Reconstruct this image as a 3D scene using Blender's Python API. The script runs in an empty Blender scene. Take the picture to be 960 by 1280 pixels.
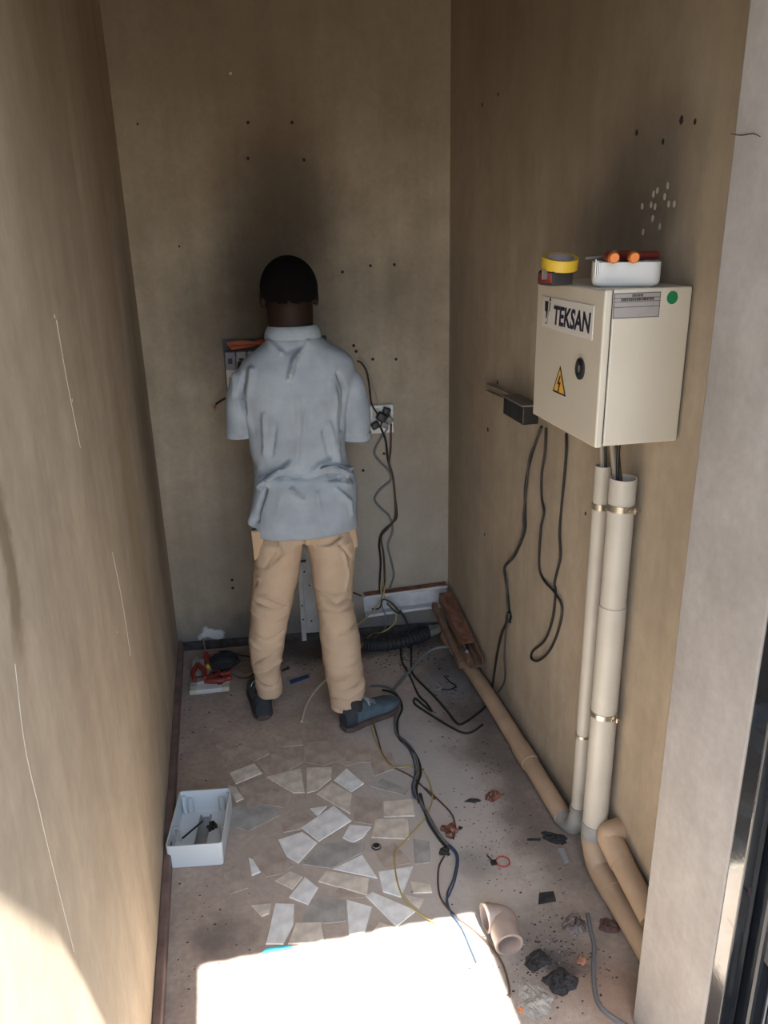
import bpy, bmesh, math, random
from mathutils import Vector, Matrix, noise
random.seed(7)
sc = bpy.context.scene
COL = sc.collection

# ------------------------------------------------------------------ camera, world, sun, exposure
FPX = 992.3
RC = Matrix(((0.97819852, 0.08972291, -0.18728978),
             (-0.2065018, 0.32463571, -0.92302148),
             (-0.02201522, 0.94157392, 0.33608611)))
CAM = Vector((0, 0, 1.8))
cd = bpy.data.cameras.new('camera'); cam = bpy.data.objects.new('camera', cd); COL.objects.link(cam)
cd.sensor_fit = 'VERTICAL'; cd.sensor_height = 36; cd.lens = FPX * 36 / 1280; cd.clip_start = 0.02
cam.matrix_world = Matrix.Translation(CAM) @ RC.to_4x4()
sc.camera = cam

SUN = Vector((-0.33, 1.0, -2.5)).normalized()
wd = bpy.data.worlds.new('sky'); sc.world = wd; wd.use_nodes = True
nt = wd.node_tree
sky = nt.nodes.new('ShaderNodeTexSky'); sky.sky_type = 'NISHITA'; sky.sun_disc = False
sky.sun_elevation = math.radians(68); sky.sun_rotation = math.radians(180); sky.dust_density = 2.0
nt.nodes['Background'].inputs['Strength'].default_value = 0.55
nt.links.new(sky.outputs[0], nt.nodes['Background'].inputs[0])
sl = bpy.data.lights.new('sun', 'SUN'); sl.energy = 42.0; sl.angle = math.radians(0.6); sl.color = (1, .97, .92)
so = bpy.data.objects.new('sun', sl); COL.objects.link(so)
so.rotation_euler = SUN.to_track_quat('-Z', 'Y').to_euler(); so.location = (0, -1, 5)
vs = sc.view_settings
vs.view_transform = 'Standard'; vs.look = 'None'; vs.gamma = 1.0; vs.use_curve_mapping = False
vs.exposure = 0.38

# ------------------------------------------------------------------ measuring: rays of the photographed view met with real planes
def ray(px, py): return RC @ Vector((px - 480, 640 - py, -FPX))
def aty(px, py, y): d = ray(px, py); return CAM + d * (y / d.y)
def atx(px, py, x): d = ray(px, py); return CAM + d * (x / d.x)
def atz(px, py, z=0.0): d = ray(px, py); return CAM + d * ((z - 1.8) / d.z)
XL = -0.293
def xr(y): return 0.955 + (3.25 - y) * 0.02          # right wall
def yb(x): return 3.348 - (x + 0.293) * 0.0793       # back wall
def back(px, py, off=0.0):
    d = ray(px, py); n = Vector((.0793, 1, 0)); k = 3.348 - .0793 * .293 - off
    return CAM + d * ((k - CAM.dot(n)) / d.dot(n))
def right(px, py, off=0.0):
    d = ray(px, py); n = Vector((1, .02, 0)); k = .955 + 3.25 * .02 - off
    return CAM + d * ((k - CAM.dot(n)) / d.dot(n))

# ------------------------------------------------------------------ materials
MATS = {}
def mat(name, col, rough=.6, metal=0, var=0.0, scale=20, bump=0.0, bscale=60, spec=.5, col2=None, coat=0):
    if name in MATS: return MATS[name]
    m = bpy.data.materials.new(name); m.use_nodes = True; MATS[name] = m
    t = m.node_tree; b = t.nodes['Principled BSDF']
    b.inputs['Base Color'].default_value = (*col, 1); b.inputs['Roughness'].default_value = rough
    b.inputs['Metallic'].default_value = metal; b.inputs['Specular IOR Level'].default_value = spec
    b.inputs['Coat Weight'].default_value = coat
    if var or col2:
        g = t.nodes.new('ShaderNodeTexCoord'); n = t.nodes.new('ShaderNodeTexNoise')
        n.inputs['Scale'].default_value = scale; n.inputs['Detail'].default_value = 5
        t.links.new(g.outputs['Object'], n.inputs['Vector'])
        r = t.nodes.new('ShaderNodeValToRGB'); t.links.new(n.outputs[0], r.inputs[0])
        c2 = col2 or tuple(c * (1 - var) for c in col)
        r.color_ramp.elements[0].position = .35; r.color_ramp.elements[0].color = (*c2, 1)
        r.color_ramp.elements[1].position = .65; r.color_ramp.elements[1].color = (*[min(1, c * (1 + var * .4)) for c in col], 1)
        t.links.new(r.outputs[0], b.inputs['Base Color'])
    if bump:
        g = t.nodes.new('ShaderNodeTexCoord'); n = t.nodes.new('ShaderNodeTexNoise')
        n.inputs['Scale'].default_value = bscale; n.inputs['Detail'].default_value = 4
        t.links.new(g.outputs['Object'], n.inputs['Vector'])
        u = t.nodes.new('ShaderNodeBump'); u.inputs['Strength'].default_value = bump; u.inputs['Distance'].default_value = .01
        t.links.new(n.outputs[0], u.inputs['Height']); t.links.new(u.outputs[0], b.inputs['Normal'])
    return m

def rough_surface(name, base, alt, stains_and_shade, scale=3.0, stretch=(1, 1, 1), rough=.85, bump=.25, fine=.12, streak=0):
    """plaster / cement: two-tone mottling, fine grain, and stains = (centre, radii, colour, amount, edge)"""
    m = bpy.data.materials.new(name); m.use_nodes = True; MATS[name] = m
    t = m.node_tree; N = t.nodes; L = t.links; b = N['Principled BSDF']
    b.inputs['Roughness'].default_value = rough; b.inputs['Specular IOR Level'].default_value = .25
    g = N.new('ShaderNodeNewGeometry')
    mp = N.new('ShaderNodeMapping'); mp.inputs['Scale'].default_value = stretch; L.new(g.outputs['Position'], mp.inputs[0])
    def nz(s, d=6, vec=mp.outputs[0], r=.6):
        n = N.new('ShaderNodeTexNoise'); n.inputs['Scale'].default_value = s; n.inputs['Detail'].default_value = d
        n.inputs['Roughness'].default_value = r; L.new(vec, n.inputs['Vector']); return n
    n1 = nz(scale); r = N.new('ShaderNodeValToRGB'); L.new(n1.outputs[0], r.inputs[0])
    r.color_ramp.elements[0].position = .32; r.color_ramp.elements[0].color = (*alt, 1)
    r.color_ramp.elements[1].position = .66; r.color_ramp.elements[1].color = (*base, 1)
    cur = r.outputs[0]
    n2 = nz(55, 8); mx = N.new('ShaderNodeMix'); mx.data_type = 'RGBA'; mx.blend_type = 'OVERLAY'
    mx.inputs['Factor'].default_value = fine * 2; L.new(cur, mx.inputs['A']); L.new(n2.outputs[0], mx.inputs['B']); cur = mx.outputs['Result']
    if streak:
        m4 = N.new('ShaderNodeMapping'); m4.inputs['Scale'].default_value = (2.2, 2.2, .22); L.new(g.outputs['Position'], m4.inputs[0])
        n4 = nz(3.0, 9, m4.outputs[0], .65); m5 = N.new('ShaderNodeMix'); m5.data_type = 'RGBA'; m5.blend_type = 'OVERLAY'; m5.inputs['Factor'].default_value = streak
        L.new(cur, m5.inputs['A']); L.new(n4.outputs[0], m5.inputs['B']); cur = m5.outputs['Result']
        n6 = nz(9.0, 6, g.outputs['Position'], .7); m6 = N.new('ShaderNodeMix'); m6.data_type = 'RGBA'; m6.blend_type = 'OVERLAY'; m6.inputs['Factor'].default_value = streak * .7
        L.new(cur, m6.inputs['A']); L.new(n6.outputs[0], m6.inputs['B']); cur = m6.outputs['Result']
    nd = nz(4.0, 5, g.outputs['Position'])
    for (c, rad, colr, amt, edge) in stains_and_shade:
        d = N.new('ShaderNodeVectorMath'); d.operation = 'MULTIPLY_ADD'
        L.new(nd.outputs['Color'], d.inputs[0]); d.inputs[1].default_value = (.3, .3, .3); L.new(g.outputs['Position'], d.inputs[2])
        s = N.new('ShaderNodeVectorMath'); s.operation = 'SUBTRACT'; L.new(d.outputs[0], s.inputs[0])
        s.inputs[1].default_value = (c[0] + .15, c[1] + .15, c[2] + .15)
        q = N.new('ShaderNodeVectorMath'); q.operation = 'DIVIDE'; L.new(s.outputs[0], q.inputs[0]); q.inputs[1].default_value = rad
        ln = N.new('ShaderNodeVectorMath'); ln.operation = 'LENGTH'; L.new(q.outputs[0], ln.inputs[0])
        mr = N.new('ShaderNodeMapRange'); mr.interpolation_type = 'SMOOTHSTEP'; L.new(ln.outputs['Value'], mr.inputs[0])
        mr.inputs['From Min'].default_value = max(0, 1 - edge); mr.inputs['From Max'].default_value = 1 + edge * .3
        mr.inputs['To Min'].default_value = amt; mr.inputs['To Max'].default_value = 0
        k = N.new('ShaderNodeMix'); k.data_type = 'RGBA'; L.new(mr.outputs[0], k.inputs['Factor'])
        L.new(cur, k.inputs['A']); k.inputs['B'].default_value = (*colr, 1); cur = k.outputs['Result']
    L.new(cur, b.inputs['Base Color'])
    u = N.new('ShaderNodeBump'); u.inputs['Strength'].default_value = bump; u.inputs['Distance'].default_value = .008
    n3 = nz(28, 8); L.new(n3.outputs[0], u.inputs['Height']); L.new(u.outputs[0], b.inputs['Normal'])
    return m

SOOT = (.035, .026, .02)
WB = (.40, .32, .225); WA = (.31, .24, .165)
sb = back(345, 300); s2 = back(300, 400); s3 = back(365, 215); s4 = back(500, 370)
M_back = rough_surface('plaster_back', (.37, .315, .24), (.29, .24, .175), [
    (sb, (.30, .5, .42), SOOT, .62, .85), (s2, (.30, .5, .30), SOOT, .45, .8), (s3, (.22, .5, .35), SOOT, .35, .9), (s4, (.25, .5, .22), SOOT, .30, .9),
    ((.6, 3.3, .45), (.8, .5, .8), (.34, .33, .30), .45, .9),
    ((.3, 3.3, 2.75), (1.3, .6, 1.0), (.15, .10, .055), .65, .9),  # brown smoke stain, deepened to paint in the dim wall top
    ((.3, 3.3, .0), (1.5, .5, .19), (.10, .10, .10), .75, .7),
    (back(267, 789), (.045, .3, .035), (.62, .62, .6), .9, .4)], scale=2.2, bump=.10, fine=.08, streak=.40)
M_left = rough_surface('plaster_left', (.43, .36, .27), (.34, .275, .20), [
    ((XL, 3.1, 1.2), (.4, .35, .9), SOOT, .35, .9), ((XL, 2.0, 2.75), (.4, 1.7, 1.0), (.17, .11, .06), .6, .9),  # second entry: smoke stain with the upper wall's dimness painted in
    (atx(5, 690, XL), (.3, .05, .16), (.16, .11, .06), .7, .6),
    (atx(165, 640, XL), (.3, .12, .35), (.36, .30, .16), .5, .8)], scale=2.4, stretch=(1, 1, .45), bump=.10, fine=.06, streak=.32)
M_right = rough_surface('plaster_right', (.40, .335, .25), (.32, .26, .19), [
    (right(800, 230), (.3, .22, .26), SOOT, .55, .85), (right(740, 330), (.3, .30, .22), SOOT, .35, .9),
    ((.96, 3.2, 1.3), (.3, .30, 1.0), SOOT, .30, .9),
    ((.96, 2.4, 2.75), (.4, 1.6, 1.0), (.15, .10, .055), .65, .9),  # smoke stain and painted dimness under the ceiling, in one brown tint
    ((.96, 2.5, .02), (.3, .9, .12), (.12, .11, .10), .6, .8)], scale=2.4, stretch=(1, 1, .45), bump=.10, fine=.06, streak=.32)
M_jamb = rough_surface('plaster_jamb', (.36, .335, .31), (.30, .275, .25), [], scale=4, bump=.08, fine=.08, streak=.25)
M_floor = rough_surface('dusty_floor', (.44, .365, .30), (.31, .255, .21), [
    ((.55, 2.1, 0), (.30, .75, .3), (.44, .44, .42), .85, .8),
    ((.35, 1.9, 0), (.55, .45, .3), (.47, .43, .38), .7, .9),
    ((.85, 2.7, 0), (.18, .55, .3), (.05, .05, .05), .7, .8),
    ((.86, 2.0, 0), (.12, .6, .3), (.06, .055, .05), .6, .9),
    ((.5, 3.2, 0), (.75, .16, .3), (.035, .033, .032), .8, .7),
    (atz(690, 1190), (.16, .2, .3), (.07, .065, .06), .7, .8),
    (atz(690, 1205), (.05, .06, .3), (.04, .04, .045), .8, .7),
    (atz(600, 1075), (.09, .09, .3), (.14, .14, .14), .5, .8),
    (atz(560, 860), (.12, .12, .3), (.26, .27, .275), .7, .8),
    (atz(290, 1170), (.10, .08, .3), (.13, .11, .10), .7, .8),
    (atz(760, 1240), (.14, .14, .3), (.27, .16, .10), .6, .8)], scale=6, bump=.35, fine=.2)
M_ground = rough_surface('outside_earth', (.15, .14, .125), (.11, .10, .09), [], scale=2)
M_ceil = rough_surface('ceiling_cement', (.38, .31, .23), (.30, .24, .17), [], scale=2)

# ------------------------------------------------------------------ mesh helpers
def link(name, me, m=None, parent=None, smooth=False, label=None, cat=None, group=None, kind=None):
    o = bpy.data.objects.new(name, me); COL.objects.link(o)
    if m is not None and not me.materials: me.materials.append(m)
    if smooth:
        for p in me.polygons: p.use_smooth = True
        me.set_sharp_from_angle(angle=math.radians(48))
    if parent: o.parent = parent
    if label: o['label'] = label
    if cat: o['category'] = cat
    if group: o['group'] = group
    if kind: o['kind'] = kind
    return o
def thing(name, label, cat, loc=(0, 0, 0), rz=0, group=None):
    o = bpy.data.objects.new(name, None); COL.objects.link(o); o.empty_display_size = .05
    o.location = loc; o.rotation_euler = (0, 0, rz); o['label'] = label; o['category'] = cat
    if group: o['group'] = group
    return o
def tomesh(bm, name='m'):
    bmesh.ops.recalc_face_normals(bm, faces=bm.faces)
    me = bpy.data.meshes.new(name); bm.to_mesh(me); bm.free(); return me
def pyd(v, f, name='m'):
    me = bpy.data.meshes.new(name); me.from_pydata([tuple(a) for a in v], [], f)
    bm = bmesh.new(); bm.from_mesh(me); bmesh.ops.recalc_face_normals(bm, faces=bm.faces); bm.to_mesh(me); bm.free(); return me
def box(lo, hi, bev=0, seg=2, bm=None, M=None):
    own = bm is None
    if own: bm = bmesh.new()
    c = [(a + b) / 2 for a, b in zip(lo, hi)]; s = [abs(b - a) for a, b in zip(lo, hi)]
    tmp = bmesh.new(); bmesh.ops.create_cube(tmp, size=1)
    bmesh.ops.scale(tmp, vec=s, verts=tmp.verts); bmesh.ops.translate(tmp, vec=c, verts=tmp.verts)
    if bev: bmesh.ops.bevel(tmp, geom=tmp.edges[:], offset=bev, segments=seg, affect='EDGES', profile=.5)
    if M is not None: bmesh.ops.transform(tmp, matrix=M, verts=tmp.verts)
    me = bpy.data.meshes.new('t'); tmp.to_mesh(me); tmp.free()
    bm.from_mesh(me); bpy.data.meshes.remove(me)
    return bm
def catmull(P, n=6):
    P = [Vector(p) for p in P]
    if len(P) < 3: return P
    Q = [P[0] * 2 - P[1]] + P + [P[-1] * 2 - P[-2]]; out = []
    for i in range(1, len(Q) - 2):
        a, b, c, d = Q[i - 1:i + 3]
        for k in range(n):
            t = k / n
            out.append(.5 * ((2 * b) + (c - a) * t + (2 * a - 5 * b + 4 * c - d) * t * t + (3 * b - 3 * c + d - a) * t ** 3))
    out.append(P[-1]); return out
def tube(P, r, sides=8, bm=None, caps=True, hollow=0):
    """swept tube; r number or per-point list"""
    own = bm is None
    if own: bm = bmesh.new()
    P = [Vector(p) for p in P]; n = len(P); R = r if isinstance(r, (list, tuple)) else [r] * n
    T = []
    for i in range(n):
        t = (P[min(i + 1, n - 1)] - P[max(i - 1, 0)]); T.append(t.normalized() if t.length > 1e-9 else Vector((0, 0, 1)))
    up = Vector((0, 0, 1)) if abs(T[0].z) < .9 else Vector((1, 0, 0))
    U = (up - T[0] * up.dot(T[0])).normalized()
    def ringset(scale_off):
        nonlocal U
        u = U; rings = []
        for i in range(n):
            u = (u - T[i] * u.dot(T[i])).normalized(); v = T[i].cross(u)
            rr = R[i] - scale_off
            rings.append([bm.verts.new(P[i] + (u * math.cos(a) + v * math.sin(a)) * rr) for a in [2 * math.pi * k / sides for k in range(sides)]])
        return rings
    A = ringset(0)
    def skin(A):
        for i in range(n - 1):
            for k in range(sides): bm.faces.new((A[i][k], A[i][(k + 1) % sides], A[i + 1][(k + 1) % sides], A[i + 1][k]))
    skin(A)
    if hollow:
        B = ringset(hollow); skin(B)
        for e in (0, -1):
            for k in range(sides): bm.faces.new((A[e][k], A[e][(k + 1) % sides], B[e][(k + 1) % sides], B[e][k]))
    elif caps:
        bm.faces.new(A[0]); bm.faces.new(A[-1])
    return bm
def loft(rings, bm=None, caps=True):
    if bm is None: bm = bmesh.new()
    V = [[bm.verts.new(p) for p in r] for r in rings]; n = len(V[0])
    for i in range(len(V) - 1):
        for k in range(n): bm.faces.new((V[i][k], V[i][(k + 1) % n], V[i + 1][(k + 1) % n], V[i + 1][k]))
    if caps: bm.faces.new(V[0]); bm.faces.new(V[-1])
    return bm
def ell(c, rx, ry, n=28, p=2.0, tx=(1, 0, 0), ty=(0, 1, 0)):
    tx = Vector(tx); ty = Vector(ty); c = Vector(c); out = []
    for k in range(n):
        a = 2 * math.pi * k / n; ca, sa = math.cos(a), math.sin(a)
        out.append(c + tx * (rx * math.copysign(abs(ca) ** (2 / p), ca)) + ty * (ry * math.copysign(abs(sa) ** (2 / p), sa)))
    return out
def ellipsoid(c, r, bm, M=None, sub=3):
    res = bmesh.ops.create_icosphere(bm, subdivisions=sub, radius=1)
    mm = Matrix.Translation(c) @ (M.to_4x4() if M is not None else Matrix.Identity(4)) @ Matrix.Diagonal((*r, 1))
    bmesh.ops.transform(bm, matrix=mm, verts=res['verts']); return bm
def remesh(bm, voxel, smooth=4, fac=.5):
    me = tomesh(bm); o = bpy.data.objects.new('tmp', me); COL.objects.link(o)
    md = o.modifiers.new('r', 'REMESH'); md.mode = 'VOXEL'; md.voxel_size = voxel
    if smooth:
        s = o.modifiers.new('s', 'SMOOTH'); s.iterations = smooth; s.factor = fac
    dg = bpy.context.evaluated_depsgraph_get(); dg.update()
    out = bpy.data.meshes.new_from_object(o.evaluated_get(dg)); bpy.data.objects.remove(o); bpy.data.meshes.remove(me)
    return out
def prism(poly, z0, z1, bm=None, bev=0):
    """flat polygon (x,y) extruded in z"""
    if bm is None: bm = bmesh.new()
    a = [bm.verts.new((p[0], p[1], z0)) for p in poly]; b = [bm.verts.new((p[0], p[1], z1)) for p in poly]
    n = len(poly); bm.faces.new(a); top = bm.faces.new(b)
    for k in range(n): bm.faces.new((a[k], a[(k + 1) % n], b[(k + 1) % n], b[k]))
    if bev: bmesh.ops.bevel(bm, geom=list(top.edges), offset=bev, segments=1, affect='EDGES')
    return bm
def cyl(p0, p1, r, sides=20, bm=None): return tube([p0, p1], r, sides, bm)
def text_mesh(s, size, ext=.0004, bold=0.0, shear=0.0, xs=1.0):
    cu = bpy.data.curves.new('txt', 'FONT'); cu.body = s; cu.size = size; cu.extrude = ext; cu.offset = bold; cu.shear = shear
    cu.align_x = 'CENTER'; cu.align_y = 'CENTER'; cu.resolution_u = 3
    o = bpy.data.objects.new('txt', cu); COL.objects.link(o)
    dg = bpy.context.evaluated_depsgraph_get(); dg.update()
    me = bpy.data.meshes.new_from_object(o.evaluated_get(dg)); bpy.data.objects.remove(o); bpy.data.curves.remove(cu)
    me.materials.clear()
    if xs != 1: me.transform(Matrix.Diagonal((xs, 1, 1, 1)))
    return me

# ------------------------------------------------------------------ structure
def wallslab(name, quad, thick, m):
    """quad: four points, thickened by vector"""
    q = [Vector(p) for p in quad]; t = Vector(thick)
    v = q + [p + t for p in q]
    return link(name, pyd(v, [(0, 1, 2, 3), (4, 5, 6, 7), (0, 1, 5, 4), (1, 2, 6, 5), (2, 3, 7, 6), (3, 0, 4, 7)]), m, kind='structure')
HZ = 2.85
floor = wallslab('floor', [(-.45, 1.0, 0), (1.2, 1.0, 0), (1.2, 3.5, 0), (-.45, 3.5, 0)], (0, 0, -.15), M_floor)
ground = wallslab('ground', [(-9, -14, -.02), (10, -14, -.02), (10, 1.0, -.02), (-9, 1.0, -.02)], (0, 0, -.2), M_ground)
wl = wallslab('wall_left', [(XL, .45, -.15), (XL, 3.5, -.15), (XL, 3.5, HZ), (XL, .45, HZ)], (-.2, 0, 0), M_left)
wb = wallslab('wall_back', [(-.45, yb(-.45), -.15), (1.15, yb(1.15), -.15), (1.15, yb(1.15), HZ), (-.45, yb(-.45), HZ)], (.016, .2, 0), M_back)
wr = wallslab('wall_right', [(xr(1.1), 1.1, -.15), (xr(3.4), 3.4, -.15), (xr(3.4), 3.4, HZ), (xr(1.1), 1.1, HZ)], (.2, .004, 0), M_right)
ce = wallslab('ceiling', [(-.5, .98, HZ), (1.3, .98, HZ), (1.3, 3.55, HZ), (-.5, 3.55, HZ)], (0, 0, .15), M_ceil)
b = box((.83, 1.0, -.15), (2.4, 1.24, HZ), .006)
wf = link('wall_front', tomesh(b), M_jamb, kind='structure')
b = box((XL, 1.0, 2.3), (.83, 1.24, HZ)); link('trim_1', tomesh(b), M_jamb, kind='structure')
M_skirt = mat('skirting_brown', (.19, .13, .11), .7, var=.35, scale=14, bump=.2)
b = box((XL, 1.0, 0), (XL + .022, 3.33, .055), .004); link('baseboard_left', tomesh(b), M_skirt, kind='structure')
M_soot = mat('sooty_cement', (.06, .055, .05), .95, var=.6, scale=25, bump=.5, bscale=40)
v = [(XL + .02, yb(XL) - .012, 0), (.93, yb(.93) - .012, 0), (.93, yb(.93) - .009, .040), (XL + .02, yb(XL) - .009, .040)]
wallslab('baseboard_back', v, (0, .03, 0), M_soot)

# unseen sheets added above the doorway, edges staggered to shape the sun patches
aw = thing('sun_blocker', 'added unseen metal sheets above the doorway, staggered to shape the sunlight', 'sun_blocker', (.3, 1.0, 2.5))
M_zinc = mat('blocker_zinc', (.45, .45, .44), .45, .8, var=.2)
def cut_edge(x): return .283 if x > -.075 else .283 - (-.075 - x) * 2.2          # second sheet's corner cut to round the lit patch on the left wall
for (x0, x1, ye) in ((-1.4, -.135, -.5), (-.135, .145, cut_edge), (.145, .885, .62), (.885, 2.2, -.5)):
    bm = bmesh.new(); n = max(6, int((x1 - x0) / .02)); va = []; 
    for i in range(n + 1):
        x = x0 + (x1 - x0) * i / n; y0 = ye(x) if callable(ye) else ye; z = .006 * math.sin(x * 82)
        va.append([bm.verts.new((x - .3, yy - 1.0, z + dz)) for yy, dz in ((y0, 0), (.998, 0), (.998, .002), (y0, .002))])
    for i in range(n):
        for k in range(4): bm.faces.new((va[i][k], va[i][(k + 1) % 4], va[i + 1][(k + 1) % 4], va[i + 1][k]))
    bm.faces.new(va[0]); bm.faces.new(va[-1])
    link('blocker_sheet', tomesh(bm), M_zinc, aw)
for x in (-1.2, 2.0):
    link('blocker_bracket', tomesh(box((x - .32, -1.45, -.045), (x - .28, -.002, -.008))), M_zinc, aw)

# floor: broken tile paving, each shard a piece
M_tw = mat('tile_white', (.76, .78, .76), .45, var=.18, scale=25, bump=.08)
M_tc = mat('tile_cream', (.64, .59, .50), .5, var=.25, scale=25, bump=.08)
M_td = mat('tile_dusty', (.42, .355, .30), .7, var=.25, scale=18, bump=.1)
M_tg = mat('tile_grey', (.36, .355, .33), .6, var=.25, scale=18, bump=.1)
def c7(x, y): return (180 + x * .3958, 960 + y * .3958)
def c6(x, y): return (180 + x * .2708, 780 + y * .2708)
shards = [
 (c6, M_tc, [(565, 708), (725, 668), (742, 780), (690, 782)]), (c6, M_tc, [(750, 665), (870, 662), (865, 715), (800, 770), (752, 782)]),
 (c7, M_tw, [(600, 40), (640, 2), (695, 50), (655, 77)]), (c7, M_tc, [(545, 82), (592, 47), (657, 84), (652, 147)]),
 (c7, M_tw, [(497, 190), (600, 121), (655, 168), (552, 233)]), (c7, M_tw, [(425, 228), (500, 203), (547, 237), (487, 302), (450, 280)]),
 (c7, M_tw, [(525, 130), (578, 122), (548, 153)]), (c7, M_tw, [(627, 222), (650, 180), (717, 187), (690, 222), (660, 237)]),
 (c7, M_tg, [(750, 32), (835, 70), (825, 87), (718, 60)]), (c7, M_tc, [(757, 108), (850, 100), (855, 153), (757, 157)]),
 (c7, M_tc, [(732, 164), (835, 161), (838, 227), (718, 221)]), (c7, M_tw, [(595, 320), (690, 275), (738, 350)]),
 (c7, M_tc, [(550, 360), (575, 326), (712, 351), (705, 403)]), (c7, M_tc, [(415, 358), (460, 328), (503, 346), (470, 385)]),
 (c7, M_tw, [(458, 410), (508, 347), (550, 380), (518, 433)]), (c7, M_tw, [(740, 330), (850, 312), (812, 410), (755, 392)]),
 (c7, M_tc, [(840, 360), (905, 370), (910, 395), (850, 397)]), (c7, M_tw, [(700, 405), (722, 393), (860, 452), (797, 503)]),
 (c7, M_tw, [(640, 417), (720, 440), (695, 530), (648, 542)]), (c7, M_tw, [(415, 430), (475, 432), (472, 495), (440, 558), (385, 558)]),
 (c7, M_tc, [(480, 492), (560, 490), (570, 555), (455, 558)]), (c7, M_tc, [(340, 436), (402, 430), (395, 462), (372, 470)]),
 (c7, M_tw, [(330, 285), (345, 292), (368, 330), (340, 342)]), (c7, M_tc, [(265, 57), (290, 62), (315, 98), (290, 110)]),
 (c7, M_tc, [(825, 402), (885, 417), (868, 447), (842, 425)]), (c6, M_tc, [(395, 690), (510, 645), (545, 690), (425, 740)]),
 (c6, M_td, [(740, 545), (850, 540), (920, 628), (830, 655), (742, 640)]), (c6, M_td, [(585, 605), (690, 572), (735, 640), (640, 690)]),
 (c6, M_td, [(520, 640), (578, 620), (575, 695)]), (c6, M_td, [(455, 735), (560, 715), (680, 792), (650, 850), (520, 830)]),
 (c7, M_td, [(665, 90), (752, 98), (748, 155), (725, 180), (662, 170)]), (c7, M_td, [(435, 168), (505, 140), (540, 162), (492, 195), (440, 205)]),
 (c7, M_tg, [(555, 243), (625, 232), (700, 240), (690, 268), (590, 318), (500, 305)]), (c7, M_tg, [(510, 440), (565, 400), (636, 405), (638, 485), (580, 492), (500, 485)]),
 (c7, M_td, [(340, 285), (425, 240), (470, 310), (440, 335), (385, 345)]), (c7, M_td, [(722, 260), (790, 235), (845, 300), (760, 318)]),
 (c7, M_td, [(580, 415), (620, 375), (695, 410), (630, 415)]), (c7, M_tc, [(700, 545), (745, 490), (800, 507), (770, 530)]),
 (c7, M_tg, [(850, 225), (900, 232), (905, 300), (855, 305)]), (c6, M_td, [(940, 560), (1040, 575), (1060, 640), (925, 640)]),
 (c6, M_td, [(330, 560), (400, 530), (440, 590), (380, 640)]), (c6, M_td, [(600, 520), (720, 510), (735, 560), (640, 570)]),
 (c6, M_td, [(420, 570), (560, 545), (580, 600), (510, 635)]), (c7, M_td, [(700, -60), (780, -50), (800, 0), (730, 25)]),
 (c7, M_td, [(560, -50), (640, -60), (690, -20), (640, -5)]), (c7, M_td, [(300, 60), (380, 50), (430, 90), (330, 130)]),
 (c7, M_td, [(250, 330), (300, 320), (330, 380), (270, 400)]), (c7, M_tg, [(270, 120), (400, 110), (430, 150), (330, 200), (260, 180)]),
]
for cf, m, pts in shards:
    P = [atz(*cf(*p)) for p in pts]; c = sum(P, Vector()) / len(P)
    h = .0028 + random.random() * .0022 if m in (M_tw, M_tc) else .0016 + random.random() * .0012
    me = tomesh(prism([(p.x - c.x, p.y - c.y) for p in P], -.002, h, bev=.0012))
    o = link('tile_shard', me, m, floor); o.location = (c.x, c.y, 0)
    o.rotation_euler = (random.uniform(-.006, .006), random.uniform(-.006, .006), 0)

# holes and dabs on the walls
M_hole = mat('hole_dark', (.02, .016, .013), .9)
M_dab = mat('white_dab', (.50, .44, .36), .8)
def wall_disc(parent, p, nrm, r, m, name, sx=1.0):
    nrm = Vector(nrm).normalized(); u = nrm.cross(Vector((0, 0, 1))).normalized(); v = Vector((0, 0, 1))
    ang = [2 * math.pi * k / 9 for k in range(9)]
    ring = lambda s, off: [p + u * (math.cos(a) * r * s * sx * random.uniform(.85, 1.15)) + v * (math.sin(a) * r * s * random.uniform(.85, 1.15)) + nrm * off for a in ang]
    link(name, tomesh(loft([ring(1, .0002), ring(.9, .0012), ring(.5, .0014)])), m, parent)
NB = Vector((-.0793, -1, 0)); NR = Vector((-1, -.02, 0))
for (x, y) in [(310, 153), (365, 153), (310, 198), (380, 200), (463, 332), (493, 331), (428, 340), (445, 439), (466, 449), (495, 449), (480, 567), (454, 588), (290, 725), (291, 735), (172, 155), (224, 308), (442, 432)]:
    wall_disc(wb, back(x, y), NB, .0065 if x not in (172, 224) else .004, M_hole, 'screw_hole')
wall_disc(wb, back(288, 92), NB, .006, M_dab, 'filler_dab')
for (x, y, r) in [(603, 131, .007), (623, 118, .007), (796, 166, .007), (852, 150, .009), (869, 152, .006), (610, 537, .009), (732, 642, .006), (829, 177, .006), (622, 478, .008), (606, 668, .006)]:
    wall_disc(wr, right(x, y), NR, r, M_hole, 'screw_hole', .8)
for (x, y) in [(835, 232), (822, 238), (817, 243), (831, 246), (803, 258), (814, 256), (819, 258), (836, 255), (843, 255), (816, 273), (804, 290), (825, 283)]:
    wall_disc(wr, right(x, y), NR, .0075, M_dab, 'paint_dab', .7)
for (x, y) in [(146, 790), (68, 395), (90, 500)]:
    wall_disc(wl, atx(x, y, XL), (1, 0, 0), .004, M_dab, 'paint_dab')
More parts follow.
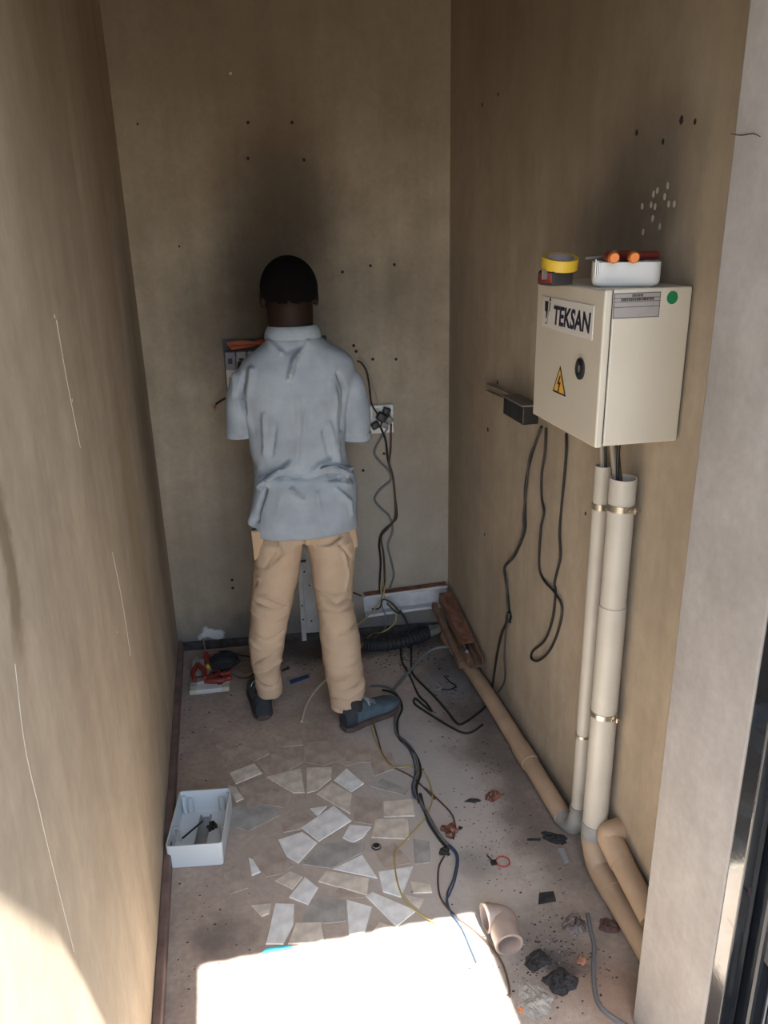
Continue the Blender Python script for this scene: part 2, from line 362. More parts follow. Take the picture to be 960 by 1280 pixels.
# scratches on the left wall and the crack on the jamb
def strip(parent, P, w, m, nrm, name):
    P = catmull(P, 5); nrm = Vector(nrm); V = []; F = []
    for i, p in enumerate(P):
        t = (P[min(i + 1, len(P) - 1)] - P[max(i - 1, 0)]).normalized(); s = nrm.cross(t) * w * (.4 + .6 * math.sin(math.pi * (i + .5) / len(P)))
        V += [p + s + nrm * .0003, p - s + nrm * .0003, p + nrm * .0012]
    for i in range(len(P) - 1):
        a = 3 * i; F += [(a, a + 2, a + 5, a + 3), (a + 2, a + 1, a + 4, a + 5), (a, a + 3, a + 4, a + 1)]
    return link(name, pyd(V, F), m, parent)
strip(wl, [atx(18, 830, XL), atx(30, 930, XL), atx(48, 1010, XL), atx(62, 1070, XL), atx(92, 1190, XL)], .0010, M_dab, (1, 0, 0), 'scratch')
strip(wl, [atx(140, 690, XL), atx(152, 750, XL), atx(163, 820, XL)], .0010, M_dab, (1, 0, 0), 'scratch')
strip(wl, [atx(70, 400, XL), atx(84, 480, XL), atx(100, 560, XL)], .0008, M_dab, (1, 0, 0), 'scratch')
strip(wf, [atx(914, 167, .83), atx(925, 169, .83), atx(934, 168, .83), atx(942, 167, .83), atx(951, 171, .83)], .0009, M_hole, (-1, 0, 0), 'crack')

# black steel door frame and opened leaf at the right edge
M_blk = mat('black_enamel', (.012, .014, .017), .12, var=.2, scale=30, bump=.03, bscale=90, coat=.6)
M_dustblk = mat('black_enamel_dusty', (.03, .028, .028), .3, var=.4, scale=40)
dr = bpy.data.objects.new('door_1', None); COL.objects.link(dr); dr.location = (.85, .95, 0); dr['kind'] = 'structure'
def drp(name, lo, hi, m=M_blk, bev=.003):
    bm = box([a - c for a, c in zip(lo, (.85, .95, 0))], [a - c for a, c in zip(hi, (.85, .95, 0))], bev); return link(name, tomesh(bm), m, dr)
drp('frame_flange', (.829, .958, 0), (.862, .999, 2.3))
drp('frame_stop', (.858, .985, 0), (.885, .999, 2.3), M_dustblk)
drp('frame_tube', (.870, .93, 0), (.905, .984, 2.3), bev=.008)
drp('leaf_stile', (.884, .845, .03), (.93, .915, 2.25), bev=.010)
drp('leaf_panel', (.905, .20, .03), (.915, .85, 2.25), M_dustblk)
drp('leaf_stile', (.884, .13, .03), (.93, .20, 2.25), bev=.010)
for z in (.10, 1.1, 2.15): drp('leaf_rail', (.890, .2, z), (.925, .85, z + .05), bev=.006)
M_red = mat('red_primer', (.28, .09, .06), .5, var=.3)
for z in (.52, 1.75):
    drp('hinge', (.878, .85, z), (.915, .955, z + .09), M_dustblk, .004)
    drp('hinge_pin', (.88, .915, z + .09), (.9, .94, z + .11), M_red, .004)

# ------------------------------------------------------------------ person
HAIR = mat('black_hair', (.006, .005, .005), .95, bump=1.0, bscale=260, spec=.1)
SKIN = mat('dark_skin', (.020, .010, .0065), .6, var=.2, scale=15, bump=.05, spec=.2)
SHIRT = mat('heather_blue_cotton', (.36, .41, .455), .9, var=.15, scale=12, bump=.25, bscale=420, spec=.15)
COLLAR = mat('collar_cotton', (.40, .46, .50), .9, var=.1, scale=30, bump=.3, bscale=500, spec=.15)
CHINO = mat('beige_cotton', (.50, .375, .26), .85, var=.10, scale=8, bump=.2, bscale=350, spec=.2)
STITCH = mat('beige_pocket', (.46, .33, .21), .85, var=.12, scale=10, bump=.2, bscale=350, spec=.2)
SHOE = mat('teal_canvas', (.075, .115, .14), .8, var=.3, scale=20, bump=.3, bscale=300)
SHOED = mat('navy_heel', (.025, .033, .042), .7, var=.3, scale=20)
SOLE = mat('brown_rubber', (.085, .06, .052), .75, var=.3, scale=20)
SOCK = mat('dark_sock', (.035, .03, .028), .95)
LACE = mat('grey_lace', (.30, .32, .33), .9)
TK = mat('black_belt', (.015, .014, .013), .6)

ORG = Vector((.24, 2.72, 0))
person = thing('person', 'person in a light blue polo shirt and beige trousers, back turned, working at the wall', 'person', ORG)
def toward(me): me.transform(Matrix.Translation(-ORG)); return me
YT = 2.80
def row(py, l, r, y, d, p=2.3, dy=0.0, tilt=0.0, n=32):
    a = aty(l, py, y); b_ = aty(r, py, y); c = (a + b_) / 2; c.y += dy
    return ell((c.x, c.y, c.z), (b_.x - a.x) / 2, d, n, p, tx=(1, 0, (b_.z - a.z) * .0 + tilt), ty=(0, 1, 0))
def pxr(w, y=2.75): return w / FPX * (Vector((.2, y, 1)) - CAM).length  # px width -> metres

# body (one skin surface: head, neck, arms with hands; core under the clothes)
hc = Vector((.258, 2.815, 1.605))
bm = bmesh.new()
ellipsoid(hc + Vector((0, .0, .012)), (.086, .104, .098), bm)
ellipsoid(hc + Vector((0, .035, -.055)), (.062, .066, .070), bm)          # jaw
ellipsoid(hc + Vector((0, .108, -.020)), (.016, .020, .022), bm, sub=2)   # nose
ellipsoid(hc + Vector((0, .092, -.066)), (.026, .014, .012), bm, sub=2)   # lips
ellipsoid(hc + Vector((0, .085, .030)), (.055, .02, .012), bm, sub=2)     # brow
for s in (-1, 1):
    ellipsoid(hc + Vector((s * .093, .012, -.022)), (.010, .022, .034), bm, sub=2)
loft([ell((.255, 2.80, 1.42), .080, .062), ell((.255, 2.795, 1.46), .076, .062), ell((.256, 2.80, 1.52), .079, .066), ell((.257, 2.81, 1.57), .080, .075)], bm)
loft([ell((.25, 2.79, .72), .12, .075), ell((.25, 2.79, .95), .11, .07), ell((.25, 2.79, 1.2), .12, .075), ell((.255, 2.79, 1.35), .14, .055), ell((.257, 2.795, 1.44), .07, .055)], bm)
EL = aty(299, 538, 2.78); ER = aty(444, 538, 2.78)
HL = Vector((.155, 3.065, 1.245)); HR = Vector((.365, 3.06, 1.225))
SLp = Vector((.095, 2.80, 1.375)); SRp = Vector((.415, 2.80, 1.36))
for S_, E_, H_ in ((SLp, EL, HL), (SRp, ER, HR)):
    tube(catmull([S_, S_.lerp(E_, .5), E_], 4), [.030] * 9, 14, bm)
    f_ = catmull([E_, E_.lerp(H_, .35) + Vector((0, 0, -.012)), E_.lerp(H_, .8), H_], 4)
    tube(f_, [.036 - .014 * (i / (len(f_) - 1)) ** 1.1 for i in range(len(f_))], 14, bm)
    s = 1 if S_ is SLp else -1
    D = (H_ - E_).normalized(); side = D.cross(Vector((0, 0, 1))).normalized(); upv = side.cross(D)
    palm = H_ + D * .045
    Mx = Matrix((side, D, upv)).transposed()
    ellipsoid(palm, (.040, .052, .017), bm, Mx)
    for q, (off, ln) in enumerate(((-.029, .066), (-.010, .078), (.010, .074), (.029, .058))):
        b0 = palm + D * .030 + side * off; b1 = palm + D * (.030 + ln * .5) + side * off * 1.15 + upv * .004
        b2 = palm + D * (.030 + ln * .8) + side * off * 1.15 - upv * .018; b3 = palm + D * (.030 + ln * .92) + side * off * 1.1 - upv * .036
        tube(catmull([b0, b1, b2, b3], 3), [.0088] * 4 + [.0085] * 3 + [.0078] * 3, 8, bm)
    t0 = palm - D * .02 + side * s * .030
    tube(catmull([t0, t0 + D * .025 + side * s * .020 - upv * .008, t0 + D * .052 + side * s * .022 - upv * .022, t0 + D * .07 + side * s * .014 - upv * .032], 3), [.012] * 4 + [.0105] * 3 + [.009] * 3, 8, bm)
for cx, c2, y0, y1 in ((.15, .078, 2.78, 2.75), (.335, .372, 2.78, 2.61)):
    tube(catmull([(cx, y0, .80), (cx * .5 + c2 * .5, (y0 + y1) / 2, .45), (c2, y1, .08)], 5), [.05, .048, .045, .042, .038, .034, .032, .030, .028, .027, .026], 14, bm)
body = link('body', toward(remesh(bm, .0055, 5)), SKIN, person, True)
# eyes
EYE = mat('eye_white', (.6, .58, .55), .3)
for s in (-1, 1):
    bm = bmesh.new(); ellipsoid(hc + Vector((s * .032, .092, .006)) - ORG, (.013, .009, .009), bm, sub=2); link('eye', tomesh(bm), EYE, body, True)
# hair cap
bm = bmesh.new(); bmesh.ops.create_icosphere(bm, subdivisions=6, radius=1)
for v in bm.verts:
    d = v.co.normalized(); z = d.z
    r = Vector((d.x * .098, d.y * .113, d.z * .108))
    lim = -.38 - .10 * max(0, -d.y) + .75 * max(0, d.y) + .10 * noise.noise(d * 7) + .05 * noise.noise(d * 22)            # hairline: lower at the nape, high at the brow
    k = 1.0 if z > lim + .12 else max(.80, 1 - (lim + .12 - z) * 1.6)
    v.co = hc + Vector((0, -.004, .010)) + r * k * (1 + .012 * noise.noise(d * 45) + .006 * noise.noise(d * 100))
hair = link('hair', toward(tomesh(bm)), HAIR, person, True)

# folds: ridges along polylines, in the plane of the back
def pl_dist(x, z, pl):
    best = 9
    for (a, b_) in zip(pl[:-1], pl[1:]):
        dx, dz = b_[0] - a[0], b_[1] - a[1]; L2 = dx * dx + dz * dz + 1e-12
        t = max(0, min(1, ((x - a[0]) * dx + (z - a[1]) * dz) / L2))
        d = math.hypot(x - a[0] - dx * t, z - a[1] - dz * t); best = min(best, d)
    return best
def folds(me, lines, y, side=None, nz=.002, ns=14, gain=2.1):
    L = []
    for pts, amp, w in lines:
        q = [aty(px, py, y) for px, py in pts]; L.append(([(p.x, p.z) for p in q], amp, w))
    N = [v.normal.copy() for v in me.vertices]
    for v, n in zip(me.vertices, N):
        k = max(0, min(1, (-n.y + .15) * 1.6)); d = 0
        if k > 0:
            for pl, amp, w in L:
                q = pl_dist(v.co.x, v.co.z, pl)
                if q < w * 2.5: d += amp * gain * max(.1, .75 + 1.5 * noise.noise(v.co * 13 + Vector((amp * 900, 0, 0)))) * math.exp(-(q / w) ** 2)
        d = d * k + nz * noise.noise(v.co * ns) + nz * .5 * noise.noise(v.co * ns * 2.3)
        v.co += n * d
    me.update()

# shirt
bm = bmesh.new()
rows = [(660, 312, 447, .130), (650, 311, 447, .130), (630, 312, 446, .128), (612, 315, 446, .124), (600, 316, 445, .122), (585, 317, 437, .108), (560, 313, 431, .108),
        (520, 309, 432, .112), (490, 303, 438, .112), (474, 298, 441, .104), (460, 296, 444, .094), (449, 301, 440, .086), (440, 311, 430, .080), (431, 324, 413, .075), (420, 336, 397, .066)]
rr = []
for i, (py, l, r, d) in enumerate(rows): rr.append(row(py, l, r, 2.785, d, 2.3))
loft(rr, bm)
for sh, pts, rad in (('L', [(316, 464), (305, 478), (300, 505), (299, 528), (299, 541)], [.034, .048, .050, .048, .046]),
                     ('R', [(426, 464), (437, 478), (444, 505), (446, 528), (446, 544)], [.034, .049, .052, .052, .050])):
    P = [aty(px, py, 2.79) for px, py in pts]; P[-1].y += .01
    cp = catmull(P, 4); R_ = []
    for i in range(len(cp)):
        t = i / (len(cp) - 1) * (len(rad) - 1); k = min(int(t), len(rad) - 2); R_.append(rad[k] + (rad[k + 1] - rad[k]) * (t - k))
    tube(cp, R_, 20, bm)
# bunched overhang across the small of the back
P = [aty(px, py, 2.69) for px, py in [(322, 612), (335, 600), (352, 593), (380, 594), (402, 590), (420, 589), (436, 596)]]
tube(catmull(P, 4), .016, 10, bm)
# lower left tail of the hem flares out
P = [aty(px, py, 2.75) for px, py in [(330, 615), (320, 640), (315, 657)]]
tube(catmull(P, 4), [.016, .017, .018, .019, .020, .021, .022, .022, .020], 10, bm)
me = remesh(bm, .006, 5)
folds(me, [
    ([(336, 428), (352, 442)], .006, .008), ([(386, 430), (368, 452), (362, 475)], .007, .009), ([(342, 430), (360, 440), (384, 432)], -.006, .010),
    ([(362, 450), (372, 460), (364, 478)], -.005, .006),
    ([(306, 470), (302, 500), (309, 520)], -.010, .006), ([(316, 465), (312, 500), (314, 530), (318, 575)], .007, .010),
    ([(424, 468), (434, 490), (432, 510), (430, 540)], -.011, .007), ([(418, 480), (420, 520), (424, 560)], .006, .010),
    ([(290, 530), (300, 538), (312, 541)], -.002, .004), ([(296, 500), (306, 507)], -.003, .006), ([(294, 460), (292, 500)], .004, .006),
    ([(330, 520), (332, 560), (326, 590)], .005, .008), ([(345, 530), (340, 570)], -.004, .007), ([(372, 500), (374, 540), (370, 580)], .004, .010), ([(384, 505), (378, 545)], -.004, .008),
    ([(412, 530), (420, 560), (428, 585)], .006, .010), ([(405, 540), (412, 575)], -.004, .008),
    ([(326, 612), (340, 603), (355, 597), (385, 598), (405, 594), (425, 595), (444, 602)], -.012, .0055),
    ([(334, 600), (352, 588), (362, 578)], .007, .007), ([(390, 588), (400, 580), (412, 576)], .005, .007),
    ([(402, 586), (420, 583), (440, 592)], .008, .007), ([(404, 603), (420, 603), (440, 608)], .006, .006), ([(412, 600), (430, 600)], -.007, .004),
    ([(332, 615), (326, 635), (322, 655)], -.009, .006), ([(365, 610), (378, 622)], .004, .007), ([(420, 610), (438, 628), (442, 645)], .005, .008),
    ([(350, 620), (345, 645)], .003, .010), ([(395, 615), (400, 645)], .003, .010)], 2.68, nz=.0022, ns=16)
shirt = link('polo_shirt', toward(me), SHIRT, person, True)
# collar: folded band
cc = aty(366, 416, 2.79)
bm = bmesh.new(); ringsO = []
for (dz, rx, ry) in ((-.012, .094, .078), (-.016, .099, .083), (.004, .096, .080), (.022, .086, .072), (.026, .080, .066), (.012, .076, .062), (-.010, .084, .068)):
    ringsO.append(ell((cc.x, cc.y + .006, cc.z + dz), rx, ry, 40))
loft(ringsO + [ringsO[0]], bm, caps=False); bmesh.ops.remove_doubles(bm, verts=bm.verts, dist=1e-5)
link('collar', toward(tomesh(bm)), COLLAR, shirt, True)
# sleeve hems
for (px, py, r) in ((300, 541, .0485), (446, 544, .0525)):
    c = aty(px, py, 2.80)
    bm = loft([ell(c + Vector((0, 0, dz)), r + e, r + e, 28) for dz, e in ((-.012, -.004), (-.013, .001), (0, .002), (.012, .0012), (.012, -.006))], caps=False)
    link('sleeve_hem', toward(tomesh(bm)), SHIRT, shirt, True)

# trousers
bm = bmesh.new()
loft([row(620, 322, 438, 2.785, .10), row(645, 319, 440, 2.785, .098), row(660, 318, 442, 2.785, .100), row(672, 322, 438, 2.778, .085)], bm)
def leg(data):
    rings = [ell(((aty(l, py, y) + aty(r, py, y)) / 2), (aty(r, py, y).x - aty(l, py, y).x) / 2, (aty(r, py, y).x - aty(l, py, y).x) / 2 * k, 26, 2.2) for py, l, r, y, k in data]
    loft(rings, bm)
leg([(660, 321, 380, 2.785, .95), (672, 316, 379, 2.775, 1.1), (690, 316, 376.5, 2.772, 1.1), (720, 315, 373, 2.765, 1.1), (750, 313, 367, 2.757, 1.1), (770, 313, 362, 2.75, 1.1), (790, 311, 358, 2.75, 1.12), (805, 311, 356, 2.75, 1.12),
     (822, 312, 353, 2.75, 1.12), (838, 317, 351, 2.75, 1.1), (852, 319, 353, 2.75, 1.1), (866, 321, 353, 2.75, 1.1)])
leg([(660, 380, 439, 2.785, .95), (672, 381, 443, 2.773, 1.1), (690, 385.5, 443, 2.768, 1.1), (720, 389, 441, 2.745, 1.1), (750, 395, 440, 2.72, 1.15), (770, 398, 444, 2.70, 1.15), (795, 400, 450, 2.68, 1.12), (820, 403, 451, 2.655, 1.1),
     (845, 407, 455, 2.635, 1.05), (862, 411, 456, 2.62, 1.0), (874, 413, 452, 2.61, 1.0), (884, 414, 449, 2.60, .95)])
me = remesh(bm, .006, 5)
folds(me, [
    ([(380, 655), (381, 690)], -.006, .005), ([(384, 678), (400, 672), (425, 664)], .007, .006), ([(390, 684), (410, 680), (428, 672)], -.006, .005),
    ([(376, 680), (355, 690), (335, 715)], .006, .008), ([(345, 672), (352, 690), (340, 705)], -.005, .006),
    ([(318, 715), (330, 712), (345, 690)], -.006, .005), ([(320, 728), (334, 722)], .006, .006),
    ([(316, 750), (335, 745), (362, 756)], .006, .007), ([(318, 758), (345, 762), (360, 758)], -.006, .005), ([(314, 772), (340, 775), (360, 768)], .005, .007),
    ([(313, 795), (335, 800), (356, 790)], -.005, .006), ([(314, 806), (330, 815), (352, 806)], .006, .006), ([(318, 832), (335, 822), (352, 812)], -.007, .005),
    ([(320, 845), (335, 838), (350, 828)], .007, .006), ([(322, 858), (338, 862), (352, 856)], -.007, .004), ([(330, 866), (352, 863)], .005, .004),
    ([(395, 735), (415, 742), (438, 738)], .006, .006), ([(398, 745), (420, 752), (438, 746)], -.007, .005), ([(400, 758), (420, 762), (440, 756)], .006, .006),
    ([(402, 775), (420, 782), (446, 776)], -.005, .006), ([(405, 800), (425, 806), (448, 800)], .004, .007),
    ([(404, 822), (425, 818), (450, 812)], -.006, .005), ([(408, 835), (430, 826), (452, 822)], .006, .006), ([(410, 852), (430, 850), (455, 838)], .007, .006), ([(412, 846), (430, 842), (452, 832)], -.006, .004),
    ([(412, 866), (430, 868), (455, 858)], -.008, .004), ([(414, 874), (432, 876), (450, 868)], .007, .005),
    ([(430, 690), (436, 715), (432, 735)], .005, .006), ([(425, 680), (440, 700)], -.005, .005), ([(316, 690), (322, 720), (318, 740)], -.005, .005)], 2.68, nz=.004, ns=14, gain=1.7)
tr = link('trousers', toward(me), CHINO, person, True)
# cargo pockets and their flaps
def pocket(pts, y, th, name, m):
    P = [aty(px, py, y) - ORG for px, py in pts]; bm = bmesh.new()
    a = [bm.verts.new(p + Vector((0, -th, 0))) for p in P]; b2 = [bm.verts.new(p + Vector((0, .05, 0))) for p in P]; n = len(P)
    f0 = bm.faces.new(a); bm.faces.new(b2)
    for k in range(n): bm.faces.new((a[k], a[(k + 1) % n], b2[(k + 1) % n], b2[k]))
    bmesh.ops.bevel(bm, geom=list(f0.edges), offset=.004, segments=2, affect='EDGES')
    link(name, tomesh(bm), m, tr)
pocket([(435, 660), (444, 659), (447, 682), (441, 684)], 2.725, .012, 'pocket_flap', STITCH)
pocket([(431, 684), (444, 682), (441, 724), (434, 728)], 2.725, .008, 'cargo_pocket', STITCH)
pocket([(314, 664), (327, 662), (331, 688), (318, 700)], 2.715, .008, 'pocket_flap', STITCH)
bm = box((-.004, -.012, -.02), (.02, .0, .012), .003); p = aty(316, 664, 2.73) - ORG
bmesh.ops.translate(bm, vec=p, verts=bm.verts); link('belt_loop', tomesh(bm), TK, tr)

# shoes
def shoe(heel, toe, up):
    heel = Vector(heel); toe = Vector(toe); ax = (toe - heel); L = ax.length; ax.normalize(); sd = Vector((ax.y, -ax.x, 0))
    prof = [(0, .026, .062), (.06, .034, .075), (.16, .037, .082), (.30, .037, .086), (.42, .038, .078), (.55, .042, .062), (.70, .046, .050), (.84, .042, .043), (.94, .030, .036), (1.0, .012, .026)]
    def sec(t, w, h, z0, flat):
        c = heel + ax * (L * t); pts = []
        for k in range(22):
            a = 2 * math.pi * k / 22; ca, sa = math.cos(a), math.sin(a)
            x = w * math.copysign(abs(ca) ** .75, ca); z = z0 + h * (.5 + .5 * math.copysign(abs(sa) ** .7, sa))
            if not flat and sa > 0: x *= 1 - .35 * sa * sa
            pts.append(c + sd * x + Vector((0, 0, z)) - ORG)
        return pts
    u = link('shoe', tomesh(loft([sec(t, w, h, .018, False) for t, w, h in prof])), SHOE, person, True)
    link('sole', tomesh(loft([sec(t, w + .004, .024, .0, True) for t, w, h in [(-.02, .02, 0)] + prof[1:] + [(1.02, .014, 0)]])), SOLE, u, True)
    link('heel_counter', tomesh(loft([sec(t - .012, w + .002, h + .004, .016, False) for t, w, h in prof[:3]])), SHOED, u, True)
    sk = heel + ax * (L * .24)
    link('sock', tomesh(loft([ell(sk + up * ((z - .07) / .09) + Vector((0, 0, z)) - ORG, r, r * 1.1, 20) for z, r in ((.06, .033), (.085, .033), (.10, .032), (.115, .030), (.125, .027))])), SOCK, person, True)
    for i in range(5):
        t = .40 + i * .065; h = .018 + (.082 - (t - .40) * .16) + .002; c = heel + ax * (L * t)
        q = [c + sd * x + ax * e + Vector((0, 0, h - abs(x) * .55)) - ORG for x, e in ((-.024, -.012), (-.01, -.002), (0, .003), (.012, .006), (.024, .012))]
        link('lace', tomesh(tube(catmull(q, 3), .0028, 6)), LACE, u, True)
    q = [heel + ax * (L * .38) + sd * s + Vector((0, 0, z)) - ORG for s, z in ((0, .105), (.02, .115), (.035, .09), (.02, .10), (0, .106), (-.02, .118), (-.034, .095))]
    link('lace', tomesh(tube(catmull(q, 4), .0026, 6)), LACE, u, True)
shoe((.050, 2.700, 0), (.035, 2.965, 0), Vector((.03, 0, 0)))
shoe((.345, 2.555, 0), (.575, 2.665, 0), Vector((-.03, .0, 0)))

# ------------------------------------------------------------------ control cabinet
M_cab = mat('cream_powdercoat', (.60, .54, .43), .42, var=.04, scale=6, bump=.04, bscale=300)
M_lab = mat('label_silver', (.36, .33, .31), .4, var=.08)
M_wht = mat('plate_white', (.66, .62, .56), .4)
M_navy = mat('navy_print', (.012, .014, .035), .5)
M_ink = mat('black_print', (.015, .013, .012), .5)
M_greyp = mat('grey_print', (.33, .31, .29), .5)
M_yel = mat('warning_yellow', (.75, .40, .05), .5)
M_grn = mat('green_sticker', (.01, .19, .07), .5)
CY0 = 1.545; CX0 = aty(757, 362, CY0).x; CX1 = xr(1.7) - .004
cA = aty(763, 362, CY0); CZ1 = cA.z; CZ0 = aty(749, 559, CY0).z
CY1 = atx(672, 360, CX0).y
CO = Vector((CX1, (CY0 + CY1) / 2, CZ0))
cab = thing('control_cabinet', 'cream metal electrical cabinet with TEKSAN nameplate on the right wall', 'electrical cabinet', CO)
def cbox(lo, hi, bev=0.0): return tomesh(box([a - c for a, c in zip(lo, CO)], [a - c for a, c in zip(hi, CO)], bev))
link('cabinet_body', cbox((CX0 + .021, CY0 + .002, CZ0), (CX1, CY1, CZ1), .003), M_cab, cab)
link('door_seal', cbox((CX0 + .017, CY0 + .006, CZ0 + .004), (CX0 + .022, CY1 - .004, CZ1 - .004)), M_ink, cab)
door = link('cabinet_door', cbox((CX0, CY0, CZ0 - .002), (CX0 + .0175, CY1, CZ1), .004), M_cab, cab)
# door frame of reference: u runs along -y (left to right as read), z up, facing -x
def dm(px, py): p = atx(px, py, CX0); return p
def on_door(me, p, off): # text/plate meshes lie in XY: x -> -y, y -> z, z -> -x
    M = Matrix.Translation(Vector((CX0 - off, p.y, p.z)) - CO) @ Matrix(((0, 0, -1), (-1, 0, 0), (0, 1, 0))).to_4x4()
    me.transform(M); return me
pc = dm(708, 396); TL = dm(676, 377); BR_ = dm(737, 417)
pw = abs(TL.y - BR_.y); ph = .072
pl_ = link('nameplate', on_door(tomesh(box((-pw / 2, -ph / 2, 0), (pw / 2, ph / 2, .0015), .0004, 1)), pc, 0), M_wht, door)
link('lettering', on_door(text_mesh('TEKSAN', .059, .0003, .0017, .10, (pw * .74) / .190 * .050 / .059), pc + Vector((0, -pw * .10, -.004)), .0017), M_navy, pl_)
def polym(pts, th=.0006): return tomesh(prism(pts, 0, th))
lx = -pw * .44
link('emblem', on_door(polym([(lx, .026), (lx + .020, .026), (lx + .018, .004), (lx + .012, -.014), (lx + .008, -.014), (lx + .009, .002), (lx + .001, .002)]), pc, .0016), M_navy, pl_)
link('emblem', on_door(polym([(lx + .024, .024), (lx + .036, .026), (lx + .034, .004), (lx + .026, .004), (lx + .020, -.026), (lx + .004, -.028), (lx + .004, -.023), (lx + .016, -.021)]), pc, .0016), M_greyp, pl_)
link('emblem', on_door(polym([(lx + .030 + .004 * math.cos(a), .031 + .004 * math.sin(a)) for a in [k * math.pi / 4 for k in range(8)]]), pc, .0016), M_navy, pl_)
A = dm(700, 457); B = dm(691.5, 489); C_ = dm(707.5, 496); tc = (A + B + C_) / 3
hw = abs(B.y - C_.y) / 2; hh = A.z - (B.z + C_.z) / 2
sign = link('warning_sign', on_door(polym([(-hw, -hh / 3), (hw, -hh / 3), (0, hh * 2 / 3)], .001), tc, 0), M_ink, door)
k_ = .80
link('warning_face', on_door(polym([(-hw * k_, -hh / 3 * k_), (hw * k_, -hh / 3 * k_), (0, hh * 2 / 3 * k_)], .0005), tc, .001), M_yel, sign)
link('lightning_bolt', on_door(polym([(.002, .022), (-.011, -.001), (-.001, .001), (-.005, -.014), (-.008, -.013), (-.003, -.021), (.004, -.012), (.0, -.0125), (.009, .007), (-.001, .005), (.007, .022)], .0004), tc, .0016), M_ink, sign)
lp = dm(726, 461)
bm = bmesh.new(); loft([ell((0, 0, z), r, r * 1.15, 24) for z, r in ((0, .021), (.004, .021), (.006, .018), (.007, .012), (.004, .009), (.004, .004))], bm)
M_lock = mat('black_plastic', (.015, .015, .016), .45)
lock = link('lock', on_door(tomesh(bm), lp, 0), M_lock, door, True)
link('key_slot', on_door(tomesh(box((-.002, -.008, .003), (.002, .008, .0065), .0005, 1)), lp, 0), mat('dull_steel', (.35, .34, .32), .4, .9), lock)
# side (facing -y): x -> x, y -> z, z -> -y
def on_side(me, p, off):
    me.transform(Matrix.Translation(Vector((p.x, CY0 + .002 - off, p.z)) - CO) @ Matrix(((1, 0, 0), (0, 0, -1), (0, 1, 0))).to_4x4()); return me
a = aty(768.5, 366, CY0); b_ = aty(827, 364, CY0); c_ = aty(766, 398.5, CY0)
lw = b_.x - a.x; lh = a.z - c_.z; lc = Vector(((a.x + b_.x) / 2, CY0, (a.z + c_.z) / 2 - .001))
lab = link('rating_label', on_side(polym([(-lw / 2, -lh / 2), (lw / 2, -lh / 2), (lw / 2, lh / 2), (-lw / 2, lh / 2)], .0006), lc, 0), M_lab, cab)
for yy in (-.5, -.06, .16, .31, .5):
    link('label_line', on_side(tomesh(box((-lw / 2, yy * lh * .94 - .0005, 0), (lw / 2, yy * lh * .94 + .0005, .0002))), lc, .0006), M_ink, lab)
for xx in (-.49, .49):
    link('label_line', on_side(tomesh(box((xx * lw - .0005, -lh * .47, 0), (xx * lw + .0005, lh * .47, .0002))), lc, .0006), M_ink, lab)
bm = bmesh.new(); x = -.010
for yy, x0, x1 in ((.385, -.012, .012), (.235, -.036, .036)):   # print too small to read: short strokes
    x = x0
    while x < x1:
        wq = random.uniform(.0012, .003); box((x, yy * lh - .0028, 0), (x + wq, yy * lh + .0028, .0002), bm=bm); x += wq + random.uniform(.0006, .0016)
link('small_print', on_side(tomesh(bm), lc, .0006), M_ink, lab)
gp = aty(841, 372, CY0); bm = loft([ell((0, 0, z), .0125, .0135, 24) for z in (0, .0008)])
link('green_sticker', on_side(tomesh(bm), gp, 0), M_grn, cab)

# things on top of the cabinet
M_wpl = mat('white_plastic', (.62, .62, .60), .35)
M_orh = mat('orange_grip', (.72, .20, .03), .5); M_redh = mat('red_grip', (.20, .025, .018), .5)
M_yt = mat('yellow_tape', (.55, .36, .03), .45); M_dk = mat('dark_rubber', (.02, .018, .018), .7); M_st = mat('steel', (.45, .44, .42), .35, .9)
M_cu = mat('copper', (.45, .20, .08), .4, .8)
def rrect(w, d, r, n=5):
    out = []
    for cx, cy, a0 in ((w - r, d - r, 0), (-w + r, d - r, 90), (-w + r, -d + r, 180), (w - r, -d + r, 270)):
        for k in range(n + 1): a = math.radians(a0 + 90 * k / n); out.append((cx + r * math.cos(a), cy + r * math.sin(a)))
    return out
def tray(w, d, h, r, th, rnd):
    o = lambda s, z: [Vector((x * s[0], y * s[1], z)) for x, y in rrect(w, d, r)]
    sc_ = lambda k: ((w - k) / w, (d - k) / d)
    return tomesh(loft([o(sc_(rnd), 0), o(sc_(rnd * .3), rnd * .35), o(sc_(0), rnd), o((1, 1), h), o(sc_(th), h), o(sc_(th + .001), rnd + th), o(sc_(rnd + th), th)]))
TZ = CZ1 + .0005
tw = (aty(818, 340, CY0 + .02).x - aty(741, 340, CY0 + .02).x) / 2
tcx = (aty(818, 340, CY0 + .02).x + aty(741, 340, CY0 + .02).x) / 2
tyc = CY0 + .085
tr_ = thing('plastic_tray', 'small white plastic tray of tools on top of the cabinet', 'tray', (tcx + .036, CY0 + .082, TZ), -.42)
link('tray_body', tray(tw, .050, .050, .018, .0025, .010), M_wpl, tr_, True)
bm = bmesh.new()
for k in range(3): box((-tw + .004 + k * .004, -.053, .022 + k * .003), (-tw + .0065 + k * .004, -.045, .057 - k * .003), .0004, 1, bm)
link('clip', tomesh(bm), M_st, tr_)
